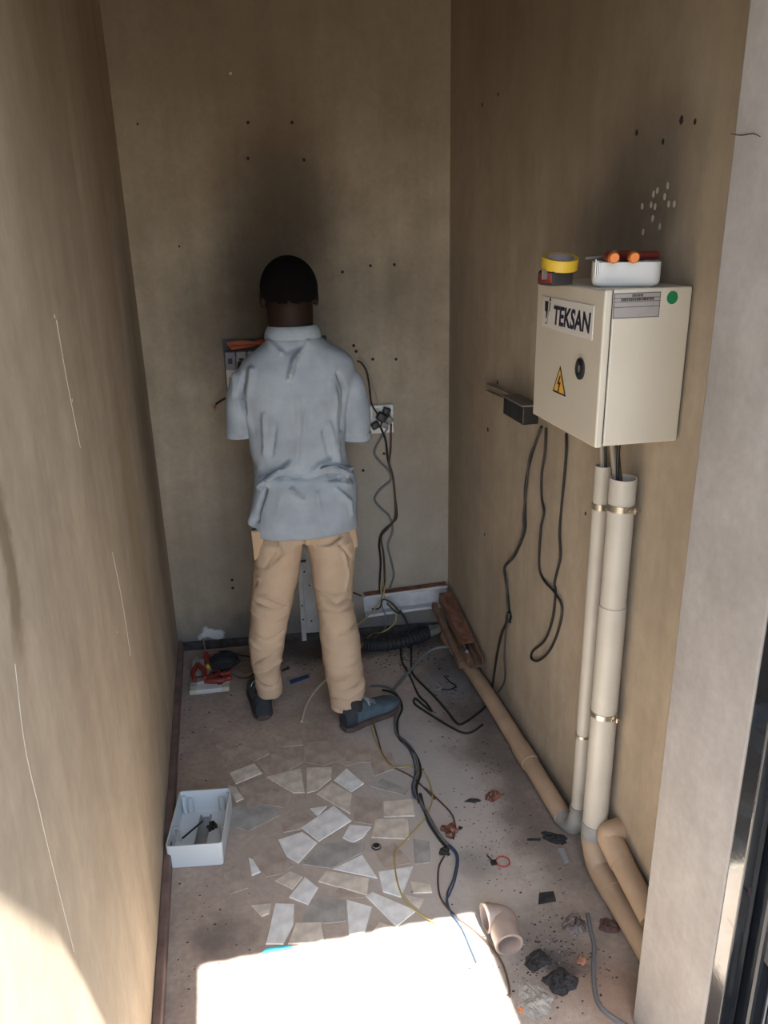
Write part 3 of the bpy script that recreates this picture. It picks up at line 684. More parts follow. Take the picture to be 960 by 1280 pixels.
def pliers(name, label, loc, rz, tilt=0.0, mats=(M_redh, M_orh), L=.16, group=None):
    t = thing(name, label, 'pliers', loc, rz, group); t.rotation_euler = (tilt, 0, rz)
    for s in (-1, 1):
        q = catmull([(0, 0, .010), (s * .012, -.03, .010), (s * .024, -.07, .010), (s * .020, -L * .68, .010)], 5)
        g = link('handle', tomesh(tube(q, [.008 + .004 * math.sin(math.pi * i / (len(q) - 1)) for i in range(len(q))], 10)), mats[0], t, True)
        link('grip_end', tomesh(tube([q[-2], q[-1], q[-1] + Vector((0, -.012, 0))], [.0105, .0125, .009], 10)), mats[1], g, True)
    bm = prism([(-.012, 0), (.012, 0), (.010, .030), (.003, .055), (-.003, .055), (-.010, .030)], .003, .017, bev=.002)
    link('jaw', tomesh(bm), M_st, t)
    link('pivot', tomesh(cyl((0, .006, .0), (0, .006, .020), .006, 12)), M_st, t)
    return t
pliers('pliers', 'pliers with red and orange handles sticking out of the white tray', (tcx + .030, CY0 + .125, TZ + .0505), -.30, 0, L=.16)
# second tool: knife with orange end
t = thing('screwdriver', 'dark red screwdriver lying over the right rim of the white tray', 'screwdriver', (tcx + tw * .98, CY0 + .095, TZ + .060), 1.5)
link('handle', tomesh(tube(catmull([(0, -.05, 0), (0, -.03, 0), (0, 0, 0), (0, .03, 0)], 3), [.006, .009, .010, .009, .009, .010, .009, .0085, .006, .005], 10)), M_redh, t, True)
link('shaft', tomesh(cyl((0, .028, 0), (0, .115, -.002), .003, 8)), M_st, t)
tapec = aty(731, 331, CY0 + .17); 
def tape(name, label, loc, ro, ri, h, m, core, rz=0, rx=0.0):
    t = thing(name, label, 'tape', loc); t.rotation_euler = (rx, 0, rz)
    ring = lambda r, z: ell((0, 0, z), r, r, 36)
    b1 = loft([ring(ro, 0), ring(ro, h), ring(ri + .004, h), ring(ri + .004, 0), ring(ro, 0)], caps=False); bmesh.ops.remove_doubles(b1, verts=b1.verts, dist=1e-6)
    link('tape_roll', tomesh(b1), m, t)
    b1 = loft([ring(ri + .0039, 0.0005), ring(ri + .0039, h - .0005), ring(ri, h - .0005), ring(ri, .0005), ring(ri + .0039, .0005)], caps=False); bmesh.ops.remove_doubles(b1, verts=b1.verts, dist=1e-6)
    link('core', tomesh(b1), core, t)
    return t
M_card = mat('core_grey', (.30, .24, .23), .8)
tape('tape_roll', 'yellow tape roll resting beside the white tray on the cabinet', (tcx - tw - .008, tyc + .085, TZ + .036), .040, .028, .024, M_yt, M_card, rx=.22)
t = thing('tape_measure', 'black and red tape measure under the yellow tape on the cabinet', 'tape measure', (tcx - tw - .016, tyc + .085, TZ), .2)
link('case', tomesh(box((-.028, -.03, 0), (.028, .03, .032), .007, 3)), M_dk, t, True)
link('grip', tomesh(box((-.030, -.026, .006), (-.024, .02, .028), .003)), M_redh, t)
link('hook', tomesh(box((-.043, -.012, .014), (-.0285, -.011, .034), .0003, 1)), M_st, t)

# ------------------------------------------------------------------ pipes on the right
M_pvc = mat('grey_pvc', (.50, .465, .395), .4, var=.08, scale=8, bump=.03)
M_pvg = mat('joint_grey', (.30, .295, .27), .5, var=.2, scale=20)
M_pvb = mat('dusty_pvc', (.46, .33, .215), .6, var=.16, scale=9, bump=.1, bscale=30)
M_band = mat('galvanised', (.55, .50, .40), .3, .9, var=.3, scale=40)
rT = .033; rS = .0215
def pipe_thing(name, label, P0):
    return thing(name, label, 'pipe', P0)
TX = xr(1.66) - .047; TYb = atx(742, 1050, TX).y; TYt = atx(779, 597, TX).y; TY = (TYt + TYb) / 2; TZ1 = atx(779, 597, TX).z
pA = Vector((TX, TY, 0)); zc = .040
t = pipe_thing('drain_pipe', 'thick grey plastic conduit pipe rising up the right wall below the cabinet', pA)
def sub(P, o): return [Vector(p) - o for p in P]
zj = atx(767, 757, TX).z
link('upper_length', tomesh(tube(sub([(TX, TY, zj - .01), (TX, TY, TZ1)], pA), rT, 28, hollow=.003)), M_pvc, t, True)
link('lower_length', tomesh(tube(sub([(TX, TY, .155), (TX, TY, zj)], pA), rT + .0022, 28, hollow=.003)), M_pvc, t, True)
e = [(TX, TY, .17), (TX, TY, .135), (TX + .004, TY - .008, .095), (TX + .006, TY - .035, .055), (TX + .008, TY - .08, zc + .004), (TX + .008, TY - .12, zc)]
link('elbow', tomesh(tube(sub(catmull(e, 5), pA), rT + .0035, 28, hollow=.003)), M_pvb, t, True)
link('joint_ring', tomesh(tube(sub([(TX, TY, .135), (TX, TY, .185)], pA), rT + .0042, 28, hollow=.004)), M_pvg, t, True)
link('floor_length', tomesh(tube(sub([(TX + .008, TY - .10, zc), (TX + .004, 1.25, zc)], pA), rT + .001, 28, hollow=.003)), M_pvb, t, True)
SX = xr(1.8) - .034; SY = (atx(751, 580, SX).y + atx(722, 1060, SX).y) / 2; SZ1 = atx(751, 580, SX).z
pB = Vector((SX, SY, 0)); zs = .036
t2 = pipe_thing('conduit_pipe', 'thin grey plastic conduit pipe rising up the right wall, beside the thick one', pB)
link('riser', tomesh(tube(sub([(SX, SY, .12), (SX, SY, SZ1)], pB), rS, 24, hollow=.0025)), M_pvc, t2, True)
e = [(SX, SY, .135), (SX, SY, .10), (SX - .002, SY + .004, .07), (SX - .006, SY + .025, .045), (SX - .01, SY + .06, zs + .002), (SX - .012, SY + .10, zs)]
link('elbow', tomesh(tube(sub(catmull(e, 5), pB), [rS + .004] * 6 + [rS + .007] * 20, 24, hollow=.003)), M_pvg, t2, True)
yend = 3.12
link('floor_run', tomesh(tube(sub(catmull([(SX - .012, SY + .07, zs), (SX - .012, 2.2, zs), (SX - .016, 2.7, zs), (xr(yend) - .045, yend, zs)], 6), pB), rS + .0085, 24, hollow=.003)), M_pvb, t2, True)
link('coupling', tomesh(tube(sub([(SX - .012, 2.16, zs), (SX - .013, 2.26, zs)], pB), rS + .0115, 24, hollow=.003)), M_pvb, t2, True)
p3 = [right(757, 1036, .036), right(778, 1080, .036), right(800, 1121, .036), right(815, 1150, .036)]
z3 = p3[0].z
st = [p3[0] + Vector((.05, -.012, .0)), p3[0] + Vector((.03, -.016, 0)), p3[0] + Vector((0.004, -.022, 0)), p3[0].lerp(p3[1], .3)] + p3[1:]
pC = Vector((p3[0].x, p3[0].y, p3[0].z))
t3 = pipe_thing('stub_pipe', 'short beige dusty pipe bending out of the right wall beside the thick conduit', pC)
link('bend', tomesh(tube(sub(catmull(st[:5], 5), pC), rT + .002, 24)), M_pvb, t3, True)
link('length', tomesh(tube(sub([p3[1].lerp(p3[0], .1), p3[2], p3[3]], pC), rT - .001, 24)), M_pvb, t3, True)
# clamps
def clamp(parent, o, c, r, w=.016, th=.0016):
    c = Vector(c) - o
    g = link('clamp', tomesh(tube([c - Vector((0, 0, w / 2)), c + Vector((0, 0, w / 2))], r + th, 28, hollow=th)), M_band, parent, True)
    q = c + Vector((.012, -r - .002, 0)); 
    link('clamp_ear', tomesh(box(q + Vector((0, -.012, -w / 2)), q + Vector((.004, .003, w / 2)), .001, 1)), M_band, g)
    link('clamp_screw', tomesh(cyl(q + Vector((-.012, -.007, 0)), q + Vector((.018, -.007, 0)), .0028, 8)), M_band, g)
clamp(t, pA, (TX, TY, atx(772, 630, TX).z), rT)
clamp(t, pA, (TX, TY, atx(752, 886, TX).z), rT + .0022, .014)
clamp(t2, pB, (SX, SY, atx(748, 630, SX).z), rS)
clamp(t2, pB, (SX, SY, atx(728, 916, SX).z), rS, .008)

# ------------------------------------------------------------------ cables
CM = {}
def cmat(name, c, rough=.5): return mat('cable_' + name, c, rough)
K_blk = cmat('black', (.016, .015, .014)); K_gry = cmat('grey', (.13, .135, .14)); K_brn = cmat('brown', (.09, .05, .035)); K_blu = cmat('blue', (.03, .055, .10))
K_yel = cmat('yellow', (.38, .30, .10)); K_wht = cmat('cream', (.55, .50, .36)); K_lg = cmat('lightgrey', (.36, .31, .25)); K_red = cmat('red', (.35, .03, .02))
def cable(name, label, pts, r, m, cat='cable', group=None, n=6):
    P = catmull(pts, n); o = P[0].copy()
    return link(name, tomesh(tube([p - o for p in P], r, 7)), m, None, True, label, cat, group).__setattr__('location', o)
def cr(*pts, off=.006): return [right(x, y, off + .003 * math.sin(i * 1.7)) for i, (x, y) in enumerate(pts)]
def c4(x, y): return (600 + x * .2708, 540 + y * .2708)
def c5(x, y): return (420 + x * .229, 720 + y * .229)
def cb(x, y): return (430 + x * .2968, 420 + y * .2968)
def c8(x, y): return (460 + x * .375, 940 + y * .375)
def fl(cf, pts, z=.004): return [atz(*cf(*p), z) for p in pts]
def bk(cf, pts, off=.008): return [back(*cf(*p), off) for p in pts]
# from below the cabinet, hanging along the right wall
cable('cable', 'dark twin cable hanging from the cabinet to the knot on the right wall', cr(*[c4(*p) for p in [(285, -25), (275, 0), (235, 120), (210, 240), (207, 380), (205, 460), (160, 570), (115, 620), (118, 680), (130, 780), (132, 850), (112, 900), (100, 930), (80, 1020), (62, 1140), (52, 1215)]]), .0048, K_blk)
cable('cable', 'second dark strand twisted with the twin cable down the right wall', cr(*[c4(*p) for p in [(280, -20), (265, 30), (228, 120), (216, 240), (200, 380), (196, 470), (150, 580), (112, 630), (122, 690), (124, 780), (132, 855), (120, 910), (112, 1030), (115, 1140), (85, 1200)]], off=.012), .0035, cmat('charcoal', (.04, .038, .036)))
cable('cable', 'single black cable hanging in a long loop on the right wall', cr(*[c4(*p) for p in [(305, -20), (300, 90), (285, 190), (285, 300), (295, 370), (280, 450), (273, 620), (300, 690), (345, 740), (378, 810), (360, 920), (320, 1010), (270, 1055), (237, 1045), (245, 1010), (300, 960), (335, 860), (348, 740), (345, 690), (370, 580), (367, 470), (375, 360), (388, 220), (398, 90), (398, 5)]]), .0042, K_blk)
p = right(*c4(132, 855), .012)
kn = thing('cable_knot', 'dark taped knot in the cables on the right wall', 'cable tie', p)
link('wrap', tomesh(tube(catmull([(0, 0, .02), (.002, .003, 0), (0, 0, -.02)], 4), [.006, .009, .010, .011, .012, .011, .010, .009, .006], 8)), K_blk, kn, True)
link('tail', tomesh(tube([(0, -.004, -.008), (.0, -.022, -.012)], .003, 6)), K_blk, kn)
# wires between cabinet and pipes
for i, (x0, y0, x1, y1, X, m, r, lb) in enumerate([(751, 556, 752, 600, SX, K_lg, .0062, 'pale grey cable entering the thin conduit pipe'), (756, 556, 757, 600, SX, K_blk, .004, 'thin black wire entering the thin conduit pipe'),
        (760, 554, 773, 625, TX, K_lg, .0075, 'pale beige cable entering the thick conduit pipe'), (768, 554, 779, 625, TX, K_brn, .005, 'brown wire entering the thick conduit pipe'), (774, 554, 783, 625, TX, K_blk, .0045, 'black wire entering the thick conduit pipe')]):
    a = atx(x0, y0 - 6, X); b2 = atx(x1, y1, X)
    b2 = Vector(((SX if X == SX else TX) + (i % 2 - .5) * .012, (SY if X == SX else TY) + (i - 2) * .006, b2.z))
    a.z = CZ0 + .004
    cable('wire', lb, [a, a.lerp(b2, .5) + Vector((0, .004, 0)), b2], r, m, 'wire')
# back wall bundle
Lb = lambda pts, off=.012: bk(cb, pts, off)
cable('cable', 'black cable looping from behind the shirt into the wall socket', Lb([(55, 105), (72, 113), (95, 150), (108, 220), (115, 280), (135, 320), (158, 345)], .02), .0038, K_blk)
cable('cable', 'pale grey cable curving above the wall socket', Lb([(60, 90), (95, 120), (118, 200), (140, 270), (150, 292)], .010), .0040, K_lg)
cable('cable', 'black cable dropping from the socket down the back wall', Lb([(150, 375), (175, 440), (185, 520), (205, 590), (215, 680), (222, 760), (200, 790), (160, 830), (148, 880), (155, 950), (150, 1040), (152, 1080)], .014), .0048, K_blk)
cable('cable', 'dark brown cable dropping beside the black one from the socket', Lb([(198, 370), (196, 480), (190, 540), (207, 600), (216, 700), (214, 770), (186, 810), (157, 850), (168, 930), (172, 1050), (165, 1085)], .020), .0045, K_brn)
cable('cable', 'grey wavy cable hanging from the socket on the back wall', Lb([(185, 385), (150, 440), (128, 490), (150, 530), (190, 570), (195, 610), (150, 650), (130, 690), (160, 730), (190, 760), (205, 820), (185, 880), (200, 950), (210, 1010), (190, 1070)], .010), .0050, K_gry)
def drape(pts):  # (px,py,off) on the back wall side
    return [back(x, y, o) for x, y, o in pts]
cable('wire', 'yellow wire running over the white trunking down to the left', drape([(*cb(158, 1020), .03), (*cb(155, 1060), .05), (*cb(155, 1110), .055), (*cb(115, 1165), .06), (*cb(60, 1215), .08), (*cb(38, 1228), .09)]), .0032, K_yel, 'wire')
cable('wire', 'yellow wire curling over the white trunking to the right', drape([(*cb(180, 1030), .03), (*cb(168, 1080), .05), (*cb(180, 1115), .06), (*cb(215, 1150), .07), (*cb(215, 1205), .09), (*cb(170, 1243), .14)]) + [atz(*cb(120, 1255), .01), atz(*cb(92, 1278), .005), atz(*c5(148, 370), .004), atz(*c5(155, 395), .004)], .0032, K_yel, 'wire')
cable('wire', 'blue-grey wire hanging over the trunking to the floor', drape([(*cb(160, 1080), .05), (*cb(158, 1130), .06), (*cb(175, 1180), .08), (*cb(175, 1225), .12)]) + [atz(*c5(230, 320), .008), atz(*c5(180, 365), .005), atz(*c5(150, 395), .004)], .0035, K_gry, 'wire')
cable('wire', 'black wire tangled on the white trunking', drape([(*cb(118, 1150), .05), (*cb(150, 1145), .06), (*cb(165, 1110), .06), (*cb(200, 1125), .065), (*cb(235, 1165), .07), (*cb(215, 1160), .08), (*cb(180, 1125), .06)]), .004, K_blk, 'wire')
cable('wire', 'black wire sticking out left of the white trunking', drape([(432, 736, .03), (440, 740, .05), (452, 745, .05)]), .0035, K_blk, 'wire')
# floor cables
cable('cable', 'grey thick cable arching from the broken trunking to the shoe', [atx(*c5(715, 412), .86), atz(*c5(650, 392), .09), atz(*c5(560, 392), .07), atz(*c5(480, 432), .05), atz(*c5(400, 520), .02), atz(*c5(310, 625), .008)], .0065, K_gry)
cable('cable', 'black cable dropping from the trunking and bending across the floor', drape([(*cb(235, 1155), .06), (*cb(262, 1200), .09), (*c5(408, 330), .12)]) + fl(c5, [(410, 420), (412, 500), (430, 550), (520, 640), (600, 730), (660, 805), (710, 795), (780, 745), (830, 700)]), .0048, K_blk)
cable('cable', 'thin black cable with frayed end on the sooty floor', fl(c5, [(355, 370), (358, 460), (385, 510), (410, 560), (450, 650), (490, 690), (525, 738)]), .0042, K_blk)
cable('cable', 'short black cable curving beside the frayed one', fl(c5, [(515, 735), (470, 700), (432, 668), (432, 700), (520, 760), (600, 810), (690, 855), (745, 850), (800, 810)]), .0046, K_blk)
cable('cable', 'faint grey cable half buried in soot near the corner', fl(c5, [(470, 490), (500, 540), (550, 590), (575, 612), (540, 620)]), .0032, K_lg)
cable('wire', 'bent dark wire in the soot beside the floor pipe', fl(c5, [(590, 545), (625, 580), (655, 600), (620, 620), (575, 618)]), .003, K_blk, 'wire')
B5 = [(190, 600), (240, 600), (290, 612), (330, 645), (347, 700), (322, 770), (330, 860), (380, 905), (430, 970), (448, 1050), (425, 1130), (440, 1215)]
B8 = [(165, 150), (205, 220), (240, 280), (268, 312), (295, 350), (285, 420), (265, 470), (270, 520), (300, 565)]
cable('cable', 'dark grey cable running from the shoe down the floor middle', fl(c5, B5, .006) + fl(c8, B8[:4], .006), .0055, K_gry)
cable('cable', 'black cable paired with the grey one on the floor', fl(c5, [(x + 14, y + 22) for x, y in B5[1:]], .007) + fl(c8, [(175, 140), (198, 225), (235, 285), (262, 318)], .006), .0045, K_blk)
cable('wire', 'blue wire running down the floor to the sunlit patch', fl(c5, [(360, 900), (400, 945), (425, 1010), (430, 1080), (415, 1150), (430, 1210)], .011) + fl(c8, B8, .008), .0027, K_blu, 'wire')
cable('wire', 'second blue wire beside the first, near the burnt lump', fl(c8, [(150, 110), (185, 195), (225, 265), (262, 300), (300, 345), (292, 420), (274, 470), (262, 500), (285, 545), (315, 590), (345, 660), (362, 700)], .007), .0025, K_blu, 'wire')
cable('wire', 'thin yellow wire winding over the tile shards', fl(c5, [(198, 800), (200, 860), (235, 940), (270, 1005), (320, 1045), (400, 1040), (455, 1058)], .006) + fl(c8, [(185, 65), (208, 110), (214, 160), (190, 220), (120, 300), (90, 340), (95, 420), (120, 490), (160, 530), (230, 575)], .006), .0024, K_yel, 'wire')
cable('wire', 'thin brown wire running diagonally to the burnt lump', fl(c5, [(205, 805), (232, 900), (255, 975), (310, 1040), (420, 1100), (540, 1220)], .004) + fl(c8, [(190, 120), (270, 195), (290, 240), (285, 290)], .006), .0028, K_brn, 'wire')
cable('wire', 'brown wire leaving the burnt lump towards the loose elbow', fl(c8, [(255, 345), (235, 390), (240, 480), (290, 545), (350, 590), (410, 650), (450, 710), (470, 780), (472, 815)], .004), .0028, K_brn, 'wire')
cable('wire', 'pale thin wire lying in the sunlit patch', fl(c8, [(262, 745), (275, 775), (300, 805), (360, 840), (388, 885)], .003), .0022, K_lg, 'wire')
cable('cable', 'dark cable bending across the brown floor at the front right', fl(c8, [(732, 540), (742, 590), (755, 650), (752, 720), (760, 810), (785, 860), (850, 907), (900, 940)], .006), .0058, K_gry)
cable('cable', 'cream cable with cut end curving beside the right trouser leg', [atz(412, 846, .03), atz(402, 855, .015), atz(392, 866, .006), atz(383, 882, .005), atz(377, 902, .005)], .0052, K_wht)

# ------------------------------------------------------------------ trunking
M_trk = mat('white_trunking', (.55, .56, .56), .45, var=.2, scale=14)
M_rust = mat('rusty_dust', (.22, .10, .06), .85, var=.5, scale=30, bump=.3)
M_trb = mat('brown_trunking', (.20, .115, .075), .7, var=.4, scale=20, bump=.2)
a = back(453, 741, .001); e = back(557, 727, .001)
t = thing('cable_trunking', 'white wall trunking with rusty dusty top on the back wall', 'trunking', a)
ux = Vector((1, -.0793, 0)).normalized(); Lt = (e - a).dot(ux)
Mt = Matrix((ux, Vector((.0793, 1, 0)).normalized() * -1, Vector((0, 0, 1)))).transposed().to_4x4()
def tb(lo, hi, m, nm, bev=.002):
    bm = box(lo, hi, bev, 1); bmesh.ops.transform(bm, matrix=Mt, verts=bm.verts); return link(nm, tomesh(bm), m, t)
slope = (e.z - a.z) / Lt
Mt = Mt @ Matrix.Rotation(-math.atan(slope), 4, 'Y')
tb((0, .0, -.100), (Lt, .006, 0), M_trk, 'back_plate')
tb((0, .0, -.014), (Lt, .045, 0), M_trk, 'upper_lip'); tb((0, .0, -.108), (Lt, .045, -.094), M_trk, 'lower_lip')
tb((0.006, .004, .0), (Lt, .043, .004), M_rust, 'rust_crust', .001)
a = back(371, 700, .001)
t = thing('vertical_trunking', 'white vertical trunking on the back wall, seen between the legs', 'trunking', (a.x, a.y, 0))
Mt = Matrix((ux, Vector((.0793, 1, 0)).normalized() * -1, Vector((0, 0, 1)))).transposed().to_4x4()
tb((0, .001, .035), (.105, .006, .47), M_trk, 'back_plate'); tb((0, .0, .02), (.022, .045, .45), M_trk, 'side_lip'); tb((.083, .0, .03), (.105, .045, .46), M_trk, 'side_lip')
tb((0.005, .04, .415), (.04, .052, .423), K_blk, 'cable_tie', .0005)
for (dx, z) in ((.011, .13), (.011, .2), (.05, .1), (.05, .28), (.03, .35)):
    bm = cyl((dx, .0, z), (dx, .047 if dx < .02 else .009, z), .004, 8); bmesh.ops.transform(bm, matrix=Mt, verts=bm.verts); link('screw', tomesh(bm), M_hole, t)
# broken brown trunking leaning on the floor pipe
a = right(557, 741, .045); e = right(597, 824, .045)
ax = (e - a); Lr = ax.length; ax.normalize(); sd = Vector((0, 0, 1)).cross(ax).normalized(); up = ax.cross(sd)
t = thing('broken_trunking', 'broken rusty brown trunking lying along the floor pipe in the corner', 'trunking', a)
Mt = Matrix((sd, ax, up)).transposed().to_4x4()
tb((-.030, 0, -.045), (.026, Lr, -.041), M_trb, 'base_plate', .001)
tb((-.030, 0, -.045), (-.026, Lr * .94, .0), M_trb, 'side_wall', .001); tb((.022, 0, -.045), (.026, Lr, .0), M_trb, 'side_wall', .001)
tb((-.032, 0, .0), (.028, Lr * .78, .004), M_rust, 'lid', .001)
tb((-.004, 0.02, -.041), (0, Lr * .99, -.01), M_trb, 'divider', .001)
tb((-.062, .0, -.075), (-.040, Lr * .92, -.045), M_trb, 'lower_channel', .002)

# socket
a = back(464, 506, 0); e = back(492, 540, 0); pw = e.x - a.x
t = thing('wall_socket', 'white double socket outlet crowded with plugs on the back wall', 'socket', (a.x, a.y, e.z))
Mt = Matrix((ux, Vector((.0793, 1, 0)).normalized() * -1, Vector((0, 0, 1)))).transposed().to_4x4()
hz = a.z - e.z
tb((-.03, .0005, 0), (pw, .012, hz), M_wpl, 'faceplate', .003)
tb((.002, .012, hz * .55), (.03, .0135, hz * .9), mat('socket_grey', (.42, .42, .40), .5), 'socket_face', .001)
def plug(cx, cz, s, ang, m):
    bm = box((-.020, .012, -.016), (.020, .045, .016), .006, 2); bmesh.ops.transform(bm, matrix=Mt @ Matrix.Translation((cx, 0, cz)) @ Matrix.Rotation(ang, 4, 'Y') @ Matrix.Diagonal((s, 1, s, 1)), verts=bm.verts)
    link('plug', tomesh(bm), m, t, True)
M_pg = mat('plug_grey', (.20, .20, .19), .5)
plug(.040, hz * .60, 1.1, .6, M_lock); plug(.012, hz * .33, .9, -.5, M_lock); plug(.062, hz * .82, .8, .3, M_lock); plug(.052, hz * .34, .75, .5, M_pg); plug(.074, hz * .52, .75, .9, M_pg)
# small junction with conduit on the right wall
a = right(653, 503, .0)
t = thing('junction_box', 'small black junction box with grey lid on the right wall, left of the cabinet', 'junction box', right(655, 515, 0))
o0 = Vector(t.location)
yA = right(641, 505, .02).y - o0.y; yB = right(668, 505, .02).y - o0.y
link('box_body', tomesh(box((-.055, yB, -.012), (-.001, yA, .046), .004)), M_lock, t)
link('lid', tomesh(box((-.060, yB - .004, .046), (-.001, yA + .004, .052), .002)), mat('lid_grey', (.20, .18, .165), .6), t)
bm = bmesh.new()
for k in range(7): box((-.0565, yB + .008 + k * (yA - yB - .02) / 6, -.008), (-.0545, yB + .011 + k * (yA - yB - .02) / 6, .040), .0004, 1, bm)
link('terminal_ribs', tomesh(bm), M_dk, t)
a = right(612, 489, .001); e = right(645, 504, .001)
t = thing('mini_trunking', 'thin beige trunking strip running to the black junction box', 'trunking', a)
ax = (e - a); Lr = ax.length; ax.normalize(); sd = Vector((-1, 0, 0)); up = ax.cross(sd)
Mt = Matrix((ax, sd, up)).transposed().to_4x4()
if Mt.to_3x3().determinant() < 0: pass
tb((0, 0, -.028), (Lr + .01, .006, -.002), mat('beige_trunking', (.36, .30, .23), .6, var=.2), 'base', .001)
tb((0, 0, -.006), (Lr + .01, .018, .0), MATS['beige_trunking'], 'upper_edge', .001); tb((0, 0, -.030), (Lr + .01, .018, -.026), MATS['beige_trunking'], 'lower_edge', .001)

# distribution board in front of the person
a = back(278, 424, .0); zt = a.z
t = thing('fuse_board', 'open fuse board on the back wall, half hidden behind the polo shirt', 'fuse board', (a.x, a.y, zt - .27))
Mt = Matrix((ux, Vector((.0793, 1, 0)).normalized() * -1, Vector((0, 0, 1)))).transposed().to_4x4()
M_bg = mat('breaker_grey', (.33, .33, .33), .5); M_bk = mat('board_dark', (.06, .055, .06), .6); M_orw = mat('orange_wire', (.50, .11, .02), .5)
tb((.0, .001, 0), (.42, .01, .27), M_bk, 'back_plate'); tb((.004, .01, .03), (.41, .02, .20), M_wpl, 'mounting_plate')
for k in range(9):
    x0 = .008 + k * .044
    br_ = tb((x0, .015, .155), (x0 + .040, .062, .225), M_bg if k else mat('breaker_violet', (.22, .21, .25), .5), 'breaker', .003)
    bm = box((x0 + .012, .062, .18), (x0 + .028, .072, .20), .002, 1); bmesh.ops.transform(bm, matrix=Mt, verts=bm.verts); link('toggle', tomesh(bm), M_lock, br_)
    tb((x0 + .002, .012, .055), (x0 + .036, .022, .135), M_wpl, 'module', .002)
tb((.012, .022, .08), (.03, .024, .12), mat('yellow_print', (.55, .48, .08), .5), 'label_strip', .0003)
for k in range(5):
    q = catmull([(.02 + k * .004, .035 + k * .006, .255 - k * .004), (.08 + k * .01, .04, .262 - k * .004), (.16, .045 - k * .003, .25 + k * .003), (.25 + .03 * k, .035, .245), (.27 + .03 * k, .03, .22)], 4)
    bm = tube(q, .0062, 7); bmesh.ops.transform(bm, matrix=Mt, verts=bm.verts); link('orange_wire', tomesh(bm), M_orw if k != 3 else K_red, t, True)
# stripped wire end left of the sleeve
P = [back(300, 493, .05), back(284, 497, .055), back(276, 501, .05), back(270, 505, .045)]
t = thing('wire_end', 'short black wire with stripped copper end left of the sleeve', 'wire', P[0])
link('insulation', tomesh(tube(sub(P, P[0]), .005, 8)), K_blk, t, True)
for d in ((-.016, 0, -.004), (-.010, -.006, -.022), (-.012, .006, -.018), (-.004, 0, -.026)):
    link('copper_strand', tomesh(tube([P[-1] - P[0], P[-1] - P[0] + Vector(d)], .0016, 5)), M_cu, t)

# ------------------------------------------------------------------ things on the floor
# open white enclosure
fa = atz(205, 1088); fb = atz(277, 1083)
bw = (fb - fa).length / 2 * .97; hB = .085
ang = math.atan2(fb.y - fa.y, fb.x - fa.x); bd = .125
cB = (fa + fb) / 2 + Vector((-math.sin(ang), math.cos(ang), 0)) * bd
cB.x = max(cB.x, XL + .026 + bw)
M_encl = mat('white_enclosure', (.60, .66, .68), .3, var=.05, scale=8)
t = thing('open_enclosure', 'open white plastic enclosure box lying by the left wall', 'enclosure box', (cB.x, cB.y, .0005), ang)
bm = bmesh.new()
def rc(sx, sy, z, r): return [Vector((x, y, z)) for x, y in rrect(sx, sy, r)]
loft([rc(bw - .006, bd - .006, 0, .008), rc(bw - .001, bd - .001, .004, .010), rc(bw, bd, hB, .010), rc(bw - .003, bd - .003, hB, .008), rc(bw - .004, bd - .004, .006, .007), rc(bw - .010, bd - .010, .0045, .006)], bm)
eb = link('box_shell', tomesh(bm), M_encl, t)
M_din = mat('din_rail', (.28, .30, .31), .45, .5, var=.2)
bm = box((-.018, -bd + .012, .005), (.018, bd * .7, .008), .0005, 1)
box((-.018, -bd + .012, .008), (-.013, bd * .7, .016), .0005, 1, bm); box((.013, -bd + .012, .008), (.018, bd * .7, .016), .0005, 1, bm)
link('din_rail', tomesh(bm), M_din, t)
for (x, y) in ((-.05, bd - .012), (.05, bd - .012), (-bw + .012, -.02), (bw - .012, -.02)):
    q = [(x - .008, y, .008), (x - .008, y, .055), (x, y, .062), (x + .008, y, .055), (x + .008, y, .008)]
    link('moulded_rib', tomesh(tube(catmull(q, 3), .0025, 6)), mat('rib_white', (.50, .53, .52), .4), t)
for (x, y) in ((-bw + .013, -bd + .013), (bw - .013, -bd + .013), (-bw + .013, bd - .013), (bw - .013, bd - .013)):
    link('screw_post', tomesh(cyl((x, y, .004), (x, y, hB - .012), .006, 10)), M_encl, t)
p0 = atz(228, 1050, .012); p1 = atz(254, 1028, .03)
o = link('black_rod', tomesh(tube([Vector((0, 0, 0)), p1 - p0], .0032, 7)), K_blk, None, True, 'thin black rod lying across the rail in the white box', 'rod'); o.location = p0 + Vector((0, 0, .006))
p0 = atz(265, 1034, .012); t = thing('terminal_block', 'small black terminal block inside the open white box', 'terminal block', (p0.x, p0.y, .006), .5)
for k in range(3): link('terminal', tomesh(box((-.015 + k * .011, -.010, 0), (-.006 + k * .011, .010 + .004 * k, .015), .002, 1)), M_lock, t)
link('terminal_tail', tomesh(box((.0, .010, .002), (.008, .024, .012), .002, 1)), M_lock, t)

